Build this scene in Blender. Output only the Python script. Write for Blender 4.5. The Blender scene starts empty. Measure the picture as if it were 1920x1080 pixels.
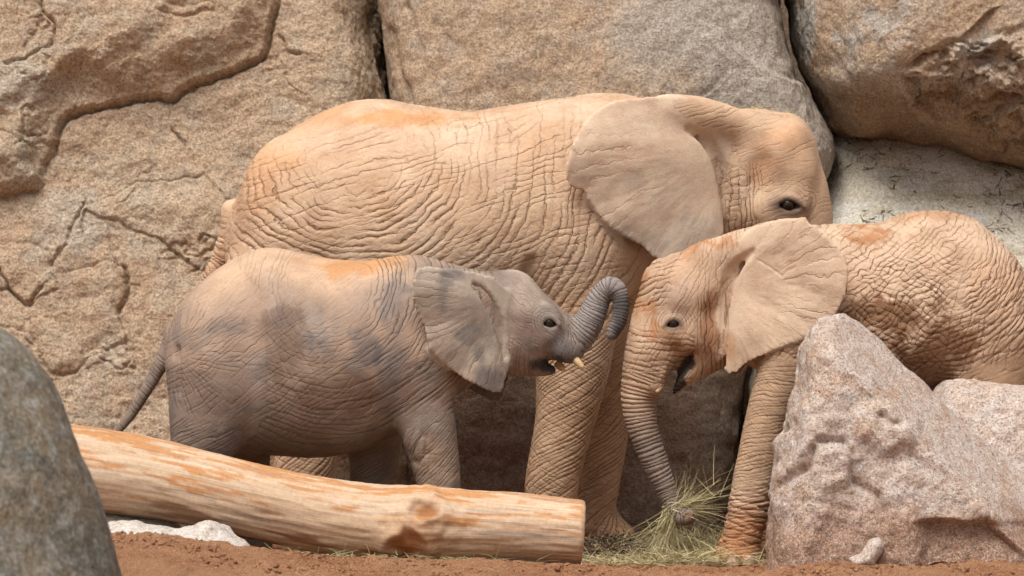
import bpy, math, random
import numpy as np

rng = np.random.default_rng(7)
random.seed(7)
S = bpy.context.scene
COL = S.collection

# ------------------------------------------------------------------ camera, sky, sun, exposure
CAM_Y, CAM_Z, FPX = -15.0, 1.30, 5475.0          # focal length in pixels of a 1920 wide picture
cam_d = bpy.data.cameras.new('camera')
cam_d.sensor_width = 36.0
cam_d.lens = FPX / 1920 * 36.0
cam_d.clip_start, cam_d.clip_end = 0.1, 500
cam_d.dof.use_dof = True
cam_d.dof.focus_distance = 14.0
cam_d.dof.aperture_fstop = 5.0
cam = bpy.data.objects.new('camera', cam_d)
cam.location = (0, CAM_Y, CAM_Z)
cam.rotation_euler = (math.radians(90), 0, 0)
COL.objects.link(cam)
S.camera = cam

SUN_EL, SUN_AZ = math.radians(61), math.radians(205)   # azimuth clockwise from +Y: from behind the camera
world = bpy.data.worlds.new('World'); S.world = world
world.use_nodes = True
nt = world.node_tree; nt.nodes.clear()
sky = nt.nodes.new('ShaderNodeTexSky'); sky.sky_type = 'NISHITA'
sky.sun_disc = False; sky.sun_elevation = SUN_EL; sky.sun_rotation = SUN_AZ
sky.air_density = 1.0; sky.dust_density = 6.0; sky.ozone_density = 1.0
hsv = nt.nodes.new('ShaderNodeHueSaturation'); hsv.inputs['Saturation'].default_value = 0.25   # overcast: nearly neutral sky
bg = nt.nodes.new('ShaderNodeBackground'); bg.inputs['Strength'].default_value = 0.05
wo = nt.nodes.new('ShaderNodeOutputWorld')
nt.links.new(sky.outputs[0], hsv.inputs['Color']); nt.links.new(hsv.outputs[0], bg.inputs['Color'])
nt.links.new(bg.outputs[0], wo.inputs['Surface'])
sun_d = bpy.data.lights.new('sun', 'SUN'); sun_d.energy = 1.5; sun_d.angle = math.radians(32)
sun_d.color = (1.0, 0.93, 0.84)
sun = bpy.data.objects.new('sun', sun_d); COL.objects.link(sun)
sun.rotation_euler = (math.pi / 2 - SUN_EL, 0, math.pi - SUN_AZ)
S.view_settings.view_transform = 'Standard'; S.view_settings.look = 'None'
S.view_settings.gamma = 1.0; S.view_settings.use_curve_mapping = False
S.view_settings.exposure = 1.12

# ------------------------------------------------------------------ numeric helpers
def sc(Y): return FPX / (Y - CAM_Y)              # pixels per metre at depth Y
def W(px, py, Y):
    s = sc(Y); return np.array([(px - 960) / s, Y, CAM_Z + (540 - py) / s])

from concurrent.futures import ThreadPoolExecutor
POOL = ThreadPoolExecutor(4)
def chunked(fn, p, *a):
    p = np.asarray(p, np.float32)
    if len(p) < 20000: return fn(p, *a)
    return np.concatenate(list(POOL.map(lambda q: fn(q, *a), np.array_split(p, 8))))
def hash2(i, j, k, seed):
    u = np.uint32
    with np.errstate(over='ignore'):
        h = i.astype(u) * u(374761393) + j.astype(u) * u(668265263) + k.astype(u) * u(2147483647) + u((seed * 974711) & 0xffffffff)
        h = (h ^ (h >> u(13))) * u(1274126177); h = (h ^ (h >> u(16))) * u(2246822519)
    return h ^ (h >> u(15))
def rnd(h, sh): return ((h >> np.uint32(sh)) & np.uint32(0xff)).astype(np.float32) * np.float32(1 / 255.0)
GRAD = np.random.default_rng(11).uniform(-1, 1, (3, 4096)).astype(np.float32)
def _perlin(p, seed):
    u32 = np.uint32; fl = np.floor(p); f = p - fl; i = fl.astype(np.int32).astype(u32)
    u = f * f * f * (f * (f * 6 - 15) + 10); F = [(f[:, q], f[:, q] - 1) for q in range(3)]; U = [(1 - u[:, q], u[:, q]) for q in range(3)]
    with np.errstate(over='ignore'):
        K = [(i[:, q] * u32(c), i[:, q] * u32(c) + u32(c)) for q, c in enumerate((374761393, 668265263, 2246822519))]
        out = np.zeros(len(p), np.float32); sd = u32((seed * 974711 + 12345) & 0xffffffff)
        for dx in (0, 1):
            for dy in (0, 1):
                kxy = K[0][dx] + K[1][dy] + sd; uxy = U[0][dx] * U[1][dy]
                for dz in (0, 1):
                    h = kxy + K[2][dz]; h = ((h ^ (h >> u32(15))) * u32(2654435761)) >> u32(20)
                    out += uxy * U[2][dz] * (GRAD[0].take(h) * F[0][dx] + GRAD[1].take(h) * F[1][dy] + GRAD[2].take(h) * F[2][dz])
    return out
def perlin(p, seed=0): return chunked(_perlin, p, seed)
def fbm(p, octv=4, seed=0, gain=0.5, lac=2.03):
    a, s, o = 1.0, 0, np.asarray(p, np.float32)
    for k in range(octv):
        s = s + a * perlin(o, seed + k); o = o * lac + 3.7; a *= gain
    return s
def _worley(p, seed, jit):
    n, dim = p.shape
    i = np.floor(p).astype(np.int32); f1 = np.full(n, 81., np.float32); f2 = f1.copy(); idh = np.zeros(n, np.uint32)
    rz = (-1, 0, 1) if dim == 3 else (0,)
    for dx in (-1, 0, 1):
        for dy in (-1, 0, 1):
            for dz in rz:
                cx, cy = i[:, 0] + dx, i[:, 1] + dy
                cz = i[:, 2] + dz if dim == 3 else np.zeros(n, np.int32)
                h = hash2(cx, cy, cz, seed)
                d = (cx + np.float32(.5 - jit / 2) + jit * rnd(h, 0) - p[:, 0]) ** 2 + (cy + np.float32(.5 - jit / 2) + jit * rnd(h, 8) - p[:, 1]) ** 2
                if dim == 3: d = d + (cz + np.float32(.5 - jit / 2) + jit * rnd(h, 16) - p[:, 2]) ** 2
                near = d < f1
                f2 = np.where(near, f1, np.minimum(f2, d)); idh = np.where(near, h, idh); f1 = np.where(near, d, f1)
    return np.stack([np.sqrt(f1), np.sqrt(f2), (idh & np.uint32(1023)).astype(np.float32)], 1)
def worley(p, seed=0, jit=0.9):
    """F1, F2 and a random id of the nearest cell for 2- or 3-column points"""
    r = chunked(_worley, p, seed, np.float32(jit)); return r[:, 0], r[:, 1], r[:, 2].astype(int)
def sstep(a, b, x):
    t = np.clip((x - a) / (b - a), 0, 1); return t * t * (3 - 2 * t)
def curve(pts, n=8):
    """Catmull-Rom resampling of rows"""
    P = np.asarray(pts, float)
    if len(P) < 3:
        t = np.linspace(0, 1, n + 1)[:, None]; return P[0] * (1 - t) + P[-1] * t
    Q = np.vstack([2 * P[0] - P[1], P, 2 * P[-1] - P[-2]]); out = []
    for k in range(1, len(Q) - 2):
        for t in np.linspace(0, 1, n, endpoint=False):
            a, b, c, d = Q[k - 1], Q[k], Q[k + 1], Q[k + 2]
            out.append(.5 * (2 * b + (c - a) * t + (2 * a - 5 * b + 4 * c - d) * t * t + (3 * b - a - 3 * c + d) * t ** 3))
    out.append(P[-1]); return np.array(out)
def poly_sd(x, z, poly):
    """signed distance to a polygon, negative inside"""
    P = np.asarray(poly, float); d = np.full(x.shape, 1e9); ins = np.zeros(x.shape, bool)
    for k in range(len(P)):
        a, b = P[k], P[(k + 1) % len(P)]; e = b - a
        wx, wz = x - a[0], z - a[1]
        t = np.clip((wx * e[0] + wz * e[1]) / (e @ e + 1e-12), 0, 1)
        d = np.minimum(d, (wx - e[0] * t) ** 2 + (wz - e[1] * t) ** 2)
        c1 = (z >= a[1]) != (z >= b[1])
        with np.errstate(divide='ignore', invalid='ignore'):
            xi = a[0] + (z - a[1]) / (b[1] - a[1]) * e[0]
        ins ^= c1 & (x < xi)
    d = np.sqrt(d); return np.where(ins, -d, d)
def line_sd(x, z, line):
    """distance to a polyline, and the side (positive left of travel)"""
    P = np.asarray(line, float); d = np.full(x.shape, 1e9); side = np.zeros(x.shape)
    for k in range(len(P) - 1):
        a, b = P[k], P[k + 1]; e = b - a
        wx, wz = x - a[0], z - a[1]
        t = np.clip((wx * e[0] + wz * e[1]) / (e @ e + 1e-12), 0, 1)
        dd = (wx - e[0] * t) ** 2 + (wz - e[1] * t) ** 2
        m = dd < d; side = np.where(m, np.sign(e[0] * wz - e[1] * wx), side); d = np.where(m, dd, d)
    return np.sqrt(d), side
def smin(a, b, k):
    if k <= 0: return np.minimum(a, b)
    h = np.maximum(k - np.abs(a - b), 0) / k; return np.minimum(a, b) - h * h * k * .25

# ------------------------------------------------------------------ implicit surface field
class Field:
    def __init__(s, lo, hi, h):
        s.h = h; s.lo = np.array(lo, float)
        s.n = np.ceil((np.array(hi) - s.lo) / h).astype(int) + 1
        s.ax = [s.lo[k] + h * np.arange(s.n[k]) for k in range(3)]
        s.F = np.full(s.n, 1.0, np.float32); s.L = np.zeros(s.n, np.int8); s.M = np.full(s.n, 9.0, np.float32)
    def block(s, lo, hi):
        a = np.clip(np.floor((np.array(lo) - s.lo) / s.h).astype(int), 0, s.n - 1)
        b = np.clip(np.ceil((np.array(hi) - s.lo) / s.h).astype(int) + 1, 1, s.n)
        sl = tuple(slice(a[k], b[k]) for k in range(3))
        X = s.ax[0][sl[0]][:, None, None].astype(np.float32); Y = s.ax[1][sl[1]][None, :, None].astype(np.float32); Z = s.ax[2][sl[2]][None, None, :].astype(np.float32)
        return sl, X, Y, Z
    def put(s, sl, d, k, lab, cut=False):
        if d.size == 0: return
        d = d.astype(np.float32)
        if cut:
            s.F[sl] = -smin(-s.F[sl], d, k); return
        m = d < s.M[sl]
        s.L[sl] = np.where(m, lab, s.L[sl]); s.M[sl] = np.where(m, d, s.M[sl]); s.F[sl] = smin(s.F[sl], d, k)
    def chain(s, pts, k=0.05, lab=0, cut=False, n=6, sy=1.0):
        """pts rows: x y z r ; a tube through them, sy squashes it sideways"""
        C = curve(pts, n)
        r = C[:, 3].max(); lo = C[:, :3].min(0) - r * max(1, sy) - k - 3 * s.h; hi = C[:, :3].max(0) + r * max(1, sy) + k + 3 * s.h
        sl, X, Y, Z = s.block(lo, hi); best = None
        for a, b in zip(C[:-1], C[1:]):
            e = b[:3] - a[:3]; ee = np.array([e[0], e[1] / sy, e[2]])
            wx, wy, wz = X - a[0], (Y - a[1]) / sy, Z - a[2]
            t = np.clip((wx * ee[0] + wy * ee[1] + wz * ee[2]) / (ee @ ee + 1e-12), 0, 1)
            d = np.sqrt((wx - ee[0] * t) ** 2 + (wy - ee[1] * t) ** 2 + (wz - ee[2] * t) ** 2) - (a[3] + (b[3] - a[3]) * t)
            best = d if best is None else np.minimum(best, d)
        s.put(sl, best, k, lab, cut)
    def ell(s, c, r, ang=0.0, k=0.05, lab=0, cut=False, tilt=0.0):
        R = max(r); sl, X, Y, Z = s.block(np.array(c) - R - k - 3 * s.h, np.array(c) + R + k + 3 * s.h)
        ca, sa = math.cos(ang), math.sin(ang)
        x, y, z = X - c[0], Y - c[1], Z - c[2]
        u = x * ca + z * sa; v = -x * sa + z * ca
        k0 = np.sqrt((u / r[0]) ** 2 + (y / r[1]) ** 2 + (v / r[2]) ** 2)
        k1 = np.sqrt((u / r[0] ** 2) ** 2 + (y / r[1] ** 2) ** 2 + (v / r[2] ** 2) ** 2) + 1e-6
        s.put(sl, k0 * (k0 - 1) / k1, k, lab, cut)
    def loft(s, rows, Y0, k=0.05, lab=0, n=2.2):
        """rows: x ztop zbot halfwidth"""
        C = curve(rows, 8); C = C[np.argsort(C[:, 0])]
        sl, X, Y, Z = s.block([C[0, 0] - .2, Y0 - C[:, 3].max() - .15, C[:, 2].min() - .15], [C[-1, 0] + .2, Y0 + C[:, 3].max() + .15, C[:, 1].max() + .15])
        x = X[:, 0, 0]
        zt, zb, w = (np.interp(x, C[:, 0], C[:, q])[:, None, None] for q in (1, 2, 3))
        dx = np.maximum(np.maximum(C[0, 0] - x, x - C[-1, 0]), 0)[:, None, None]
        h = np.maximum((zt - zb) / 2, .01); zc = (zt + zb) / 2; w = np.maximum(w, .01)
        q = (np.abs((Z - zc) / h) ** n + np.abs((Y - Y0) / w) ** n) ** (1 / n)
        d = (q - 1) * np.minimum(h, w)
        d = np.where(dx > 0, np.sqrt(np.maximum(d, 0) ** 2 + dx ** 2), d)
        s.put(sl, d, k, lab)
    def sheet(s, poly, yfun, t0, t1, k=0.04, lab=4, edge=0.12):
        """a curved flap: polygon in x,z ; yfun(x,z) its depth ; half thickness t1 inside, t0 at the rim"""
        P = np.asarray(poly); sl, X, Y, Z = s.block([P[:, 0].min() - .1, s.lo[1], P[:, 1].min() - .1], [P[:, 0].max() + .1, 1e9, P[:, 1].max() + .1])
        x, z = np.broadcast_arrays(X[:, 0, :], Z[:, 0, :]); d2 = poly_sd(x, z, P)
        yE = yfun(x, z); th = t0 + (t1 - t0) * sstep(0, edge, -d2)
        a = np.abs(Y - yE[:, None, :]) * .92 - th[:, None, :]; b = np.broadcast_to(d2[:, None, :], a.shape)
        d = np.minimum(np.maximum(a, b), 0) + np.sqrt(np.maximum(a, 0) ** 2 + np.maximum(b, 0) ** 2)
        s.put(sl, d, k, lab)
    def front(s, px, py, Y0=0.0, sign=-1):
        """depth of the surface seen at a pixel (from the camera side for sign -1)"""
        y = Y0
        for _ in range(3):
            p = W(px, py, y); i = int(round((p[0] - s.lo[0]) / s.h)); kk = int(round((p[2] - s.lo[2]) / s.h))
            col = s.F[np.clip(i, 0, s.n[0] - 1), :, np.clip(kk, 0, s.n[2] - 1)]
            idx = np.nonzero(col < 0)[0]
            if len(idx) == 0: return y
            y = s.ax[1][idx[0] if sign < 0 else idx[-1]]
        return y
    def mesh(s, smooth=2):
        F = s.F; inside = F < 0
        c = [inside[i:F.shape[0] - 1 + i, j:F.shape[1] - 1 + j, k:F.shape[2] - 1 + k] for i in (0, 1) for j in (0, 1) for k in (0, 1)]
        tot = sum(a.astype(np.int8) for a in c); act = (tot > 0) & (tot < 8)
        I = np.argwhere(act); n = len(I); idx = np.full(act.shape, -1, np.int32); idx[act] = np.arange(n)
        off = np.array([[i, j, k] for i in (0, 1) for j in (0, 1) for k in (0, 1)])
        val = np.stack([F[I[:, 0] + o[0], I[:, 1] + o[1], I[:, 2] + o[2]] for o in off], 1).astype(float)
        acc = np.zeros((n, 3)); cnt = np.zeros(n)
        for a in range(8):
            for b in range(a + 1, 8):
                if np.abs(off[a] - off[b]).sum() != 1: continue
                m = (val[:, a] < 0) != (val[:, b] < 0)
                t = np.where(m, val[:, a] / np.where(m, val[:, a] - val[:, b], 1), 0)
                acc += np.where(m[:, None], off[a] + t[:, None] * (off[b] - off[a]), 0); cnt += m
        V = s.lo + s.h * (I + acc / cnt[:, None]); quads = []
        for ax in range(3):
            o1, o2 = [(1, 2), (2, 0), (0, 1)][ax]
            sa = [slice(None)] * 3; sb = [slice(None)] * 3; sa[ax] = slice(0, -1); sb[ax] = slice(1, None)
            A, B = inside[tuple(sa)], inside[tuple(sb)]
            E = np.argwhere(A != B); E = E[(E[:, o1] > 0) & (E[:, o2] > 0) & (E[:, o1] < F.shape[o1] - 1) & (E[:, o2] < F.shape[o2] - 1)]
            u = np.zeros(3, int); v = np.zeros(3, int); u[o1] = 1; v[o2] = 1
            q = np.stack([idx[tuple((E - d).T)] for d in (u + v, v, 0 * u, u)], 1)
            fl = ~A[tuple(E.T)]
            q[fl] = q[fl][:, ::-1]; quads.append(q)
        Q = np.vstack(quads); Q = Q[(Q >= 0).all(1)]
        E = np.vstack([Q[:, [0, 1]], Q[:, [1, 2]], Q[:, [2, 3]], Q[:, [3, 0]]])
        deg = np.bincount(E.ravel(), minlength=n)
        for it in range(smooth):
            m = np.stack([np.bincount(E[:, 0], V[E[:, 1], q], n) + np.bincount(E[:, 1], V[E[:, 0], q], n) for q in range(3)], 1) / np.maximum(deg, 1)[:, None]
            V = V + (.5 if it % 2 == 0 else -.3) * (m - V)
        return V, Q
    def labels(s, V):
        i = np.clip(np.round((V - s.lo) / s.h).astype(int), 0, s.n - 1); return s.L[i[:, 0], i[:, 1], i[:, 2]]

def make_mesh(name, V, Q):
    me = bpy.data.meshes.new(name)
    me.vertices.add(len(V)); me.vertices.foreach_set('co', np.asarray(V, np.float32).ravel())
    k = Q.shape[1]
    me.loops.add(Q.size); me.loops.foreach_set('vertex_index', Q.astype(np.int32).ravel())
    me.polygons.add(len(Q)); me.polygons.foreach_set('loop_start', (np.arange(len(Q)) * k).astype(np.int32))
    me.update(calc_edges=True); me.polygons.foreach_set('use_smooth', np.ones(len(Q), bool)); me.update()
    return me
def verts(me):
    a = np.empty(len(me.vertices) * 3, np.float32); me.vertices.foreach_get('co', a); return a.reshape(-1, 3).astype(float)
def normals(me):
    a = np.empty(len(me.vertices) * 3, np.float32); me.vertex_normals.foreach_get('vector', a); return a.reshape(-1, 3).astype(float)
def edges(me):
    a = np.empty(len(me.edges) * 2, np.int32); me.edges.foreach_get('vertices', a); return a.reshape(-1, 2)
def subdivide(me, lev=1):
    o = bpy.data.objects.new('tmp', me); COL.objects.link(o)
    m = o.modifiers.new('s', 'SUBSURF'); m.levels = lev; m.render_levels = lev; m.use_limit_surface = False
    dg = bpy.context.evaluated_depsgraph_get()
    r = bpy.data.meshes.new_from_object(o.evaluated_get(dg)); bpy.data.objects.remove(o); bpy.data.meshes.remove(me)
    r.polygons.foreach_set('use_smooth', np.ones(len(r.polygons), bool)); return r
def relax(val, E, it, n):
    deg = np.maximum(np.bincount(E.ravel(), minlength=n), 1)
    for _ in range(it):
        val = .5 * val + .5 * (np.bincount(E[:, 0], val[E[:, 1]], n) + np.bincount(E[:, 1], val[E[:, 0]], n)) / deg
    return val
def set_co(me, V): me.vertices.foreach_set('co', np.asarray(V, np.float32).ravel()); me.update()
def set_col(me, name, C):
    a = me.attributes.new(name, 'FLOAT_COLOR', 'POINT'); c = np.ones((len(C), 4), np.float32); c[:, :C.shape[1]] = C
    a.data.foreach_set('color', c.ravel())
def obj(name, me, mat=None, parent=None, loc=None, label=None, cat=None, group=None, kind=None):
    """link one mesh; loc is the world base point, mesh coordinates are given in the world"""
    o = bpy.data.objects.new(name, me); COL.objects.link(o)
    base = np.array(parent['_base']) if parent is not None else np.zeros(3)
    if loc is None: loc = base
    loc = np.asarray(loc, float)
    if me is not None:
        set_co(me, verts(me) - loc)
        if mat: me.materials.append(mat)
    o.location = loc - base; o['_base'] = [float(v) for v in loc]
    if parent is not None: o.parent = parent
    if label: o['label'] = label
    if cat: o['category'] = cat
    if group: o['group'] = group
    if kind: o['kind'] = kind
    return o

# ------------------------------------------------------------------ materials
def mat(name):
    m = bpy.data.materials.new(name); m.use_nodes = True; t = m.node_tree
    return m, t, t.nodes['Principled BSDF']
def nd(t, typ, **kw):
    n = t.nodes.new(typ)
    for k, v in kw.items():
        if k in n.inputs: n.inputs[k].default_value = v
        else: setattr(n, k, v)
    return n
def noise(t, vec, scale, detail=6, rough=.6, dist=0.0):
    n = nd(t, 'ShaderNodeTexNoise', Scale=scale, Detail=detail, Roughness=rough, Distortion=dist); t.links.new(vec, n.inputs['Vector']); return n.outputs[0]
def ramp(t, fac, stops):
    r = t.nodes.new('ShaderNodeValToRGB'); e = r.color_ramp.elements
    while len(e) < len(stops): e.new(.5)
    for k, (p, c) in enumerate(stops): e[k].position = p; e[k].color = (*c, 1) if len(c) == 3 else c
    t.links.new(fac, r.inputs[0]); return r.outputs[0]
def mix(t, fac, a, b, mode='MIX'):
    m = t.nodes.new('ShaderNodeMix'); m.data_type = 'RGBA'; m.blend_type = mode
    for v, q in ((fac, 0), (a, 6), (b, 7)):
        if hasattr(v, 'is_linked') or isinstance(v, bpy.types.NodeSocket): t.links.new(v, m.inputs[q])
        else: m.inputs[q].default_value = v if q == 0 else (*v, 1)
    return m.outputs[2]
def mth(t, op, a, b=None):
    m = t.nodes.new('ShaderNodeMath'); m.operation = op
    for k, v in enumerate((a, b)):
        if v is None: continue
        if isinstance(v, bpy.types.NodeSocket): t.links.new(v, m.inputs[k])
        else: m.inputs[k].default_value = v
    return m.outputs[0]
def bump(t, h, strength, dist, prev=None):
    b = nd(t, 'ShaderNodeBump', Strength=strength, Distance=dist); t.links.new(h, b.inputs['Height'])
    if prev is not None: t.links.new(prev, b.inputs['Normal'])
    return b.outputs[0]
def gray(v): return (v, v, v)

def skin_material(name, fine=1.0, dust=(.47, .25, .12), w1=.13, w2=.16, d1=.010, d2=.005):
    m, t, p = mat(name)
    a = nd(t, 'ShaderNodeAttribute', attribute_name='col'); g = nd(t, 'ShaderNodeAttribute', attribute_name='flow')
    tc = t.nodes.new('ShaderNodeTexCoord').outputs['Object']
    n1 = noise(t, tc, 9, 5, .6); n2 = noise(t, tc, 70, 6, .7); n3 = noise(t, tc, 28, 4, .6)
    sp = t.nodes.new('ShaderNodeSeparateColor'); t.links.new(g.outputs['Color'], sp.inputs[0])
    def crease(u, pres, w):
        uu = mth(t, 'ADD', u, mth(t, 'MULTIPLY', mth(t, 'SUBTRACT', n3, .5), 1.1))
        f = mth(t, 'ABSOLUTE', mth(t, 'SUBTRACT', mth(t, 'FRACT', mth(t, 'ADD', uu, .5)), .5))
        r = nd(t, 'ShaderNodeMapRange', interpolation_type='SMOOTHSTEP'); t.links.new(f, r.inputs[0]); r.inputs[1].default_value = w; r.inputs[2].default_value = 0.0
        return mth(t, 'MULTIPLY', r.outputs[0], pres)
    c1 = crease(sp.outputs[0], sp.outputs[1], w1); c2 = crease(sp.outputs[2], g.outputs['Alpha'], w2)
    c = mix(t, .5, a.outputs['Color'], ramp(t, n1, [(.3, gray(.36)), (.7, gray(.64))]), 'OVERLAY')
    c = mix(t, .4, c, ramp(t, n2, [(.3, gray(.36)), (.7, gray(.64))]), 'OVERLAY')
    c = mix(t, mth(t, 'MULTIPLY', mth(t, 'MAXIMUM', c1, mth(t, 'MULTIPLY', c2, .6)), .6), c, dust)  # crease tint: settled dust, with the shade of the wrinkles painted in as well
    t.links.new(c, p.inputs['Base Color'])
    p.inputs['Roughness'].default_value = .8; p.inputs['Specular IOR Level'].default_value = .25
    v2 = nd(t, 'ShaderNodeTexVoronoi', feature='DISTANCE_TO_EDGE', Scale=75.0); t.links.new(tc, v2.inputs['Vector'])
    vh2 = ramp(t, v2.outputs['Distance'], [(0, gray(0)), (.15, gray(1))])
    b = bump(t, mth(t, 'SUBTRACT', 1.0, c1), 1.0, d1 * fine); b = bump(t, mth(t, 'SUBTRACT', 1.0, c2), 1.0, d2 * fine, b)
    b = bump(t, vh2, .3 * fine, .0016, b)
    b = bump(t, n2, .35, .003, b); b = bump(t, n3, .3, .008, b)
    t.links.new(b, p.inputs['Normal']); return m

def rock_material(name, a, b, c, dark, grain=1.0, speck=0.0, patch=1.1, pale=None, bumpd=.012):
    m, t, p = mat(name); tc = t.nodes.new('ShaderNodeTexCoord').outputs['Object']
    n1 = noise(t, tc, patch, 6, .6, .4); n2 = noise(t, tc, patch * 4.3, 7, .65, .3); n3 = noise(t, tc, 75, 5, .75); n4 = noise(t, tc, 22, 6, .7)
    col = mix(t, ramp(t, n1, [(.38, gray(0)), (.62, gray(1))]), a, b)
    col = mix(t, ramp(t, n2, [(.45, gray(0)), (.7, gray(.9))]), col, c)
    at = nd(t, 'ShaderNodeAttribute', attribute_name='tint')
    col = mix(t, at.outputs['Alpha'], col, at.outputs['Color'])
    col = mix(t, ramp(t, n4, [(.25, gray(.75)), (.4, gray(0))]), col, dark)
    col = mix(t, .8, col, ramp(t, n3, [(.33, gray(.22)), (.5, gray(.54)), (.68, gray(.9))]), 'OVERLAY'); n5 = noise(t, tc, 32, 5, .7); col = mix(t, .35, col, ramp(t, n5, [(.34, gray(.25)), (.66, gray(.8))]), 'OVERLAY')
    if speck:
        v = nd(t, 'ShaderNodeTexVoronoi', Scale=190.0); t.links.new(tc, v.inputs['Vector'])
        w = t.nodes.new('ShaderNodeSeparateColor'); t.links.new(v.outputs['Color'], w.inputs[0])
        col = mix(t, ramp(t, w.outputs[0], [(.80, gray(0)), (.84, gray(speck))]), col, (.09, .08, .085))
        col = mix(t, ramp(t, w.outputs[1], [(.78, gray(0)), (.82, gray(speck * .8))]), col, (.72, .66, .62))
    t.links.new(col, p.inputs['Base Color'])
    p.inputs['Roughness'].default_value = .9; p.inputs['Specular IOR Level'].default_value = .2
    bm = bump(t, noise(t, tc, 9, 8, .62), .8 * grain, bumpd * 4.0); bm = bump(t, n5, 1.0 * grain, bumpd * 1.7, bm); bm = bump(t, n3, 1.0 * grain, bumpd * 1.0, bm)
    t.links.new(bm, p.inputs['Normal']); return m

M_WALL = rock_material('weathered_tan_rock', (.52, .39, .275), (.50, .355, .245), (.45, .385, .30), (.27, .19, .13), .9)
M_MID = rock_material('warm_brown_rock', (.49, .345, .235), (.52, .385, .27), (.45, .38, .31), (.27, .18, .12), .9)
M_SLAB = rock_material('pale_grey_rock', (.62, .57, .48), (.58, .51, .41), (.54, .52, .47), (.36, .31, .22), .6)
M_GRAN = rock_material('pink_granite', (.63, .50, .44), (.59, .44, .355), (.70, .61, .56), (.46, .30, .21), .9, .5, 2.5, bumpd=.010)
M_WHITE = rock_material('white_rock', (.74, .69, .64), (.70, .62, .55), (.60, .50, .41), (.45, .30, .20), .8, .2, 3)
M_FORE = rock_material('mossy_grey_rock', (.22, .22, .19), (.34, .27, .185), (.50, .49, .46), (.10, .09, .07), 1.0, 0, 4.5)

# ------------------------------------------------------------------ rocks
def px_poly(pts, Y): return [tuple(W(x, y, Y)[[0, 2]]) for x, y in pts]
def topx(V):
    """photo pixel seen from the camera at each vertex"""
    s = FPX / (V[:, 1] - CAM_Y); return 960 + V[:, 0] * s, 540 - (V[:, 2] - CAM_Z) * s
def build_rock(name, outline, Y, D, R, h, mat_, label, cat='rock', lean=0.0, leanx=0.0, p=2.2, sub=1, amp=.03, fq=1.6, chips=None, calm=None,
               fine=.008, extra=None, post=None, tint=None, seed=0, flat=None, cuts=None, group=None, smooth=2):
    P = np.array(px_poly(outline, Y)); zc = P[:, 1].mean(); xc = P[:, 0].mean()
    ext = abs(lean) * np.ptp(P[:, 1]) / 2 + abs(leanx) * np.ptp(P[:, 0]) / 2 + .02
    lo = [P[:, 0].min() - .1, Y - D - ext * 1.3 - .1, P[:, 1].min() - .1]; hi = [P[:, 0].max() + .1, Y + D + ext * 1.3 + .1, P[:, 1].max() + .1]
    f = Field(lo, hi, h); sl, X, Yg, Z = f.block(lo, hi)
    x, z = np.broadcast_arrays(X[:, 0, :], Z[:, 0, :]); d2 = -poly_sd(x, z, P)
    q = np.maximum(1 - d2 / R, 0); yc = Y + lean * (z - zc) + leanx * (x - xc)
    g = (q[:, None, :] ** p + (np.abs(Yg - yc[:, None, :]) / D) ** p) ** (1 / p) - 1
    f.put(sl, g * min(R, D), 0, 0)
    if cuts:
        for c, n in cuts:
            n = np.array(n, float); n /= np.linalg.norm(n); c = np.asarray(c)
            f.F[:] = -smin(-f.F, -((X - c[0]) * n[0] + (Yg - c[1]) * n[1] + (Z - c[2]) * n[2]).astype(np.float32), .02)
    if extra: extra(f)
    V, Q = f.mesh(smooth); me = make_mesh(name, V, Q)
    if sub: me = subdivide(me, 1)
    if sub == 2:        # keep only the face towards the open side, at double density
        v = verts(me); nn = normals(me); a, b_ = topx(v); ok = (nn[:, 1] < .55) & (a > -200) & (a < 2120) & (b_ > -200) & (b_ < 1200)
        q = np.empty(len(me.polygons) * 4, np.int32); me.polygons.foreach_get('vertices', q); q = q.reshape(-1, 4); q = q[ok[q].any(1)]
        us, inv = np.unique(q, return_inverse=True); bpy.data.meshes.remove(me); me = subdivide(make_mesh(name, v[us], inv.reshape(-1, 4)), 1)
    V = verts(me); N = normals(me); VA = V; qx, qy = topx(V)
    vis = np.nonzero((N[:, 1] < .45) & (qx > -260) & (qx < 2180) & (qy > -260) & (qy < 1250))[0]
    V, N = VA[vis], N[vis]
    dsp = amp * fbm(V * fq, 4, seed) * 1.6
    if chips:
        w = V + .06 * np.stack([perlin(V * 4, seed + 31 + q) for q in range(3)], 1)
        for cf, ca in ((chips[0], chips[1]), (chips[0] * 2.3, chips[1] * .5), (chips[0] * 5.1, chips[1] * .22)):
            f1, f2, ih = worley(w * cf + 3.3, seed + 5); dsp = dsp + ca * (.55 - f1 + .5 * ((ih & 255) / 255. - .5) * sstep(0, .3, f2 - f1))
    dsp = dsp + fine * fbm(V * 11, 4, seed + 9, .6)
    if post is not None: dsp = dsp + post(V, N)
    if calm is not None: dsp = dsp * (1 - .75 * sstep(.75, .95, N @ (np.array(calm) / np.linalg.norm(calm))))
    VV = VA.copy(); VV[vis] += N * dsp[:, None]; set_co(me, VV)
    tn = np.zeros((len(VA), 4))
    if tint is not None: tn[vis] = tint(V, N)
    set_col(me, 'tint', tn); V = VA
    b = np.array([(V[:, 0].min() + V[:, 0].max()) / 2, Y, V[:, 2].min()])
    return obj(name, me, mat_, loc=b, label=label, cat=cat, group=group)

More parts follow.
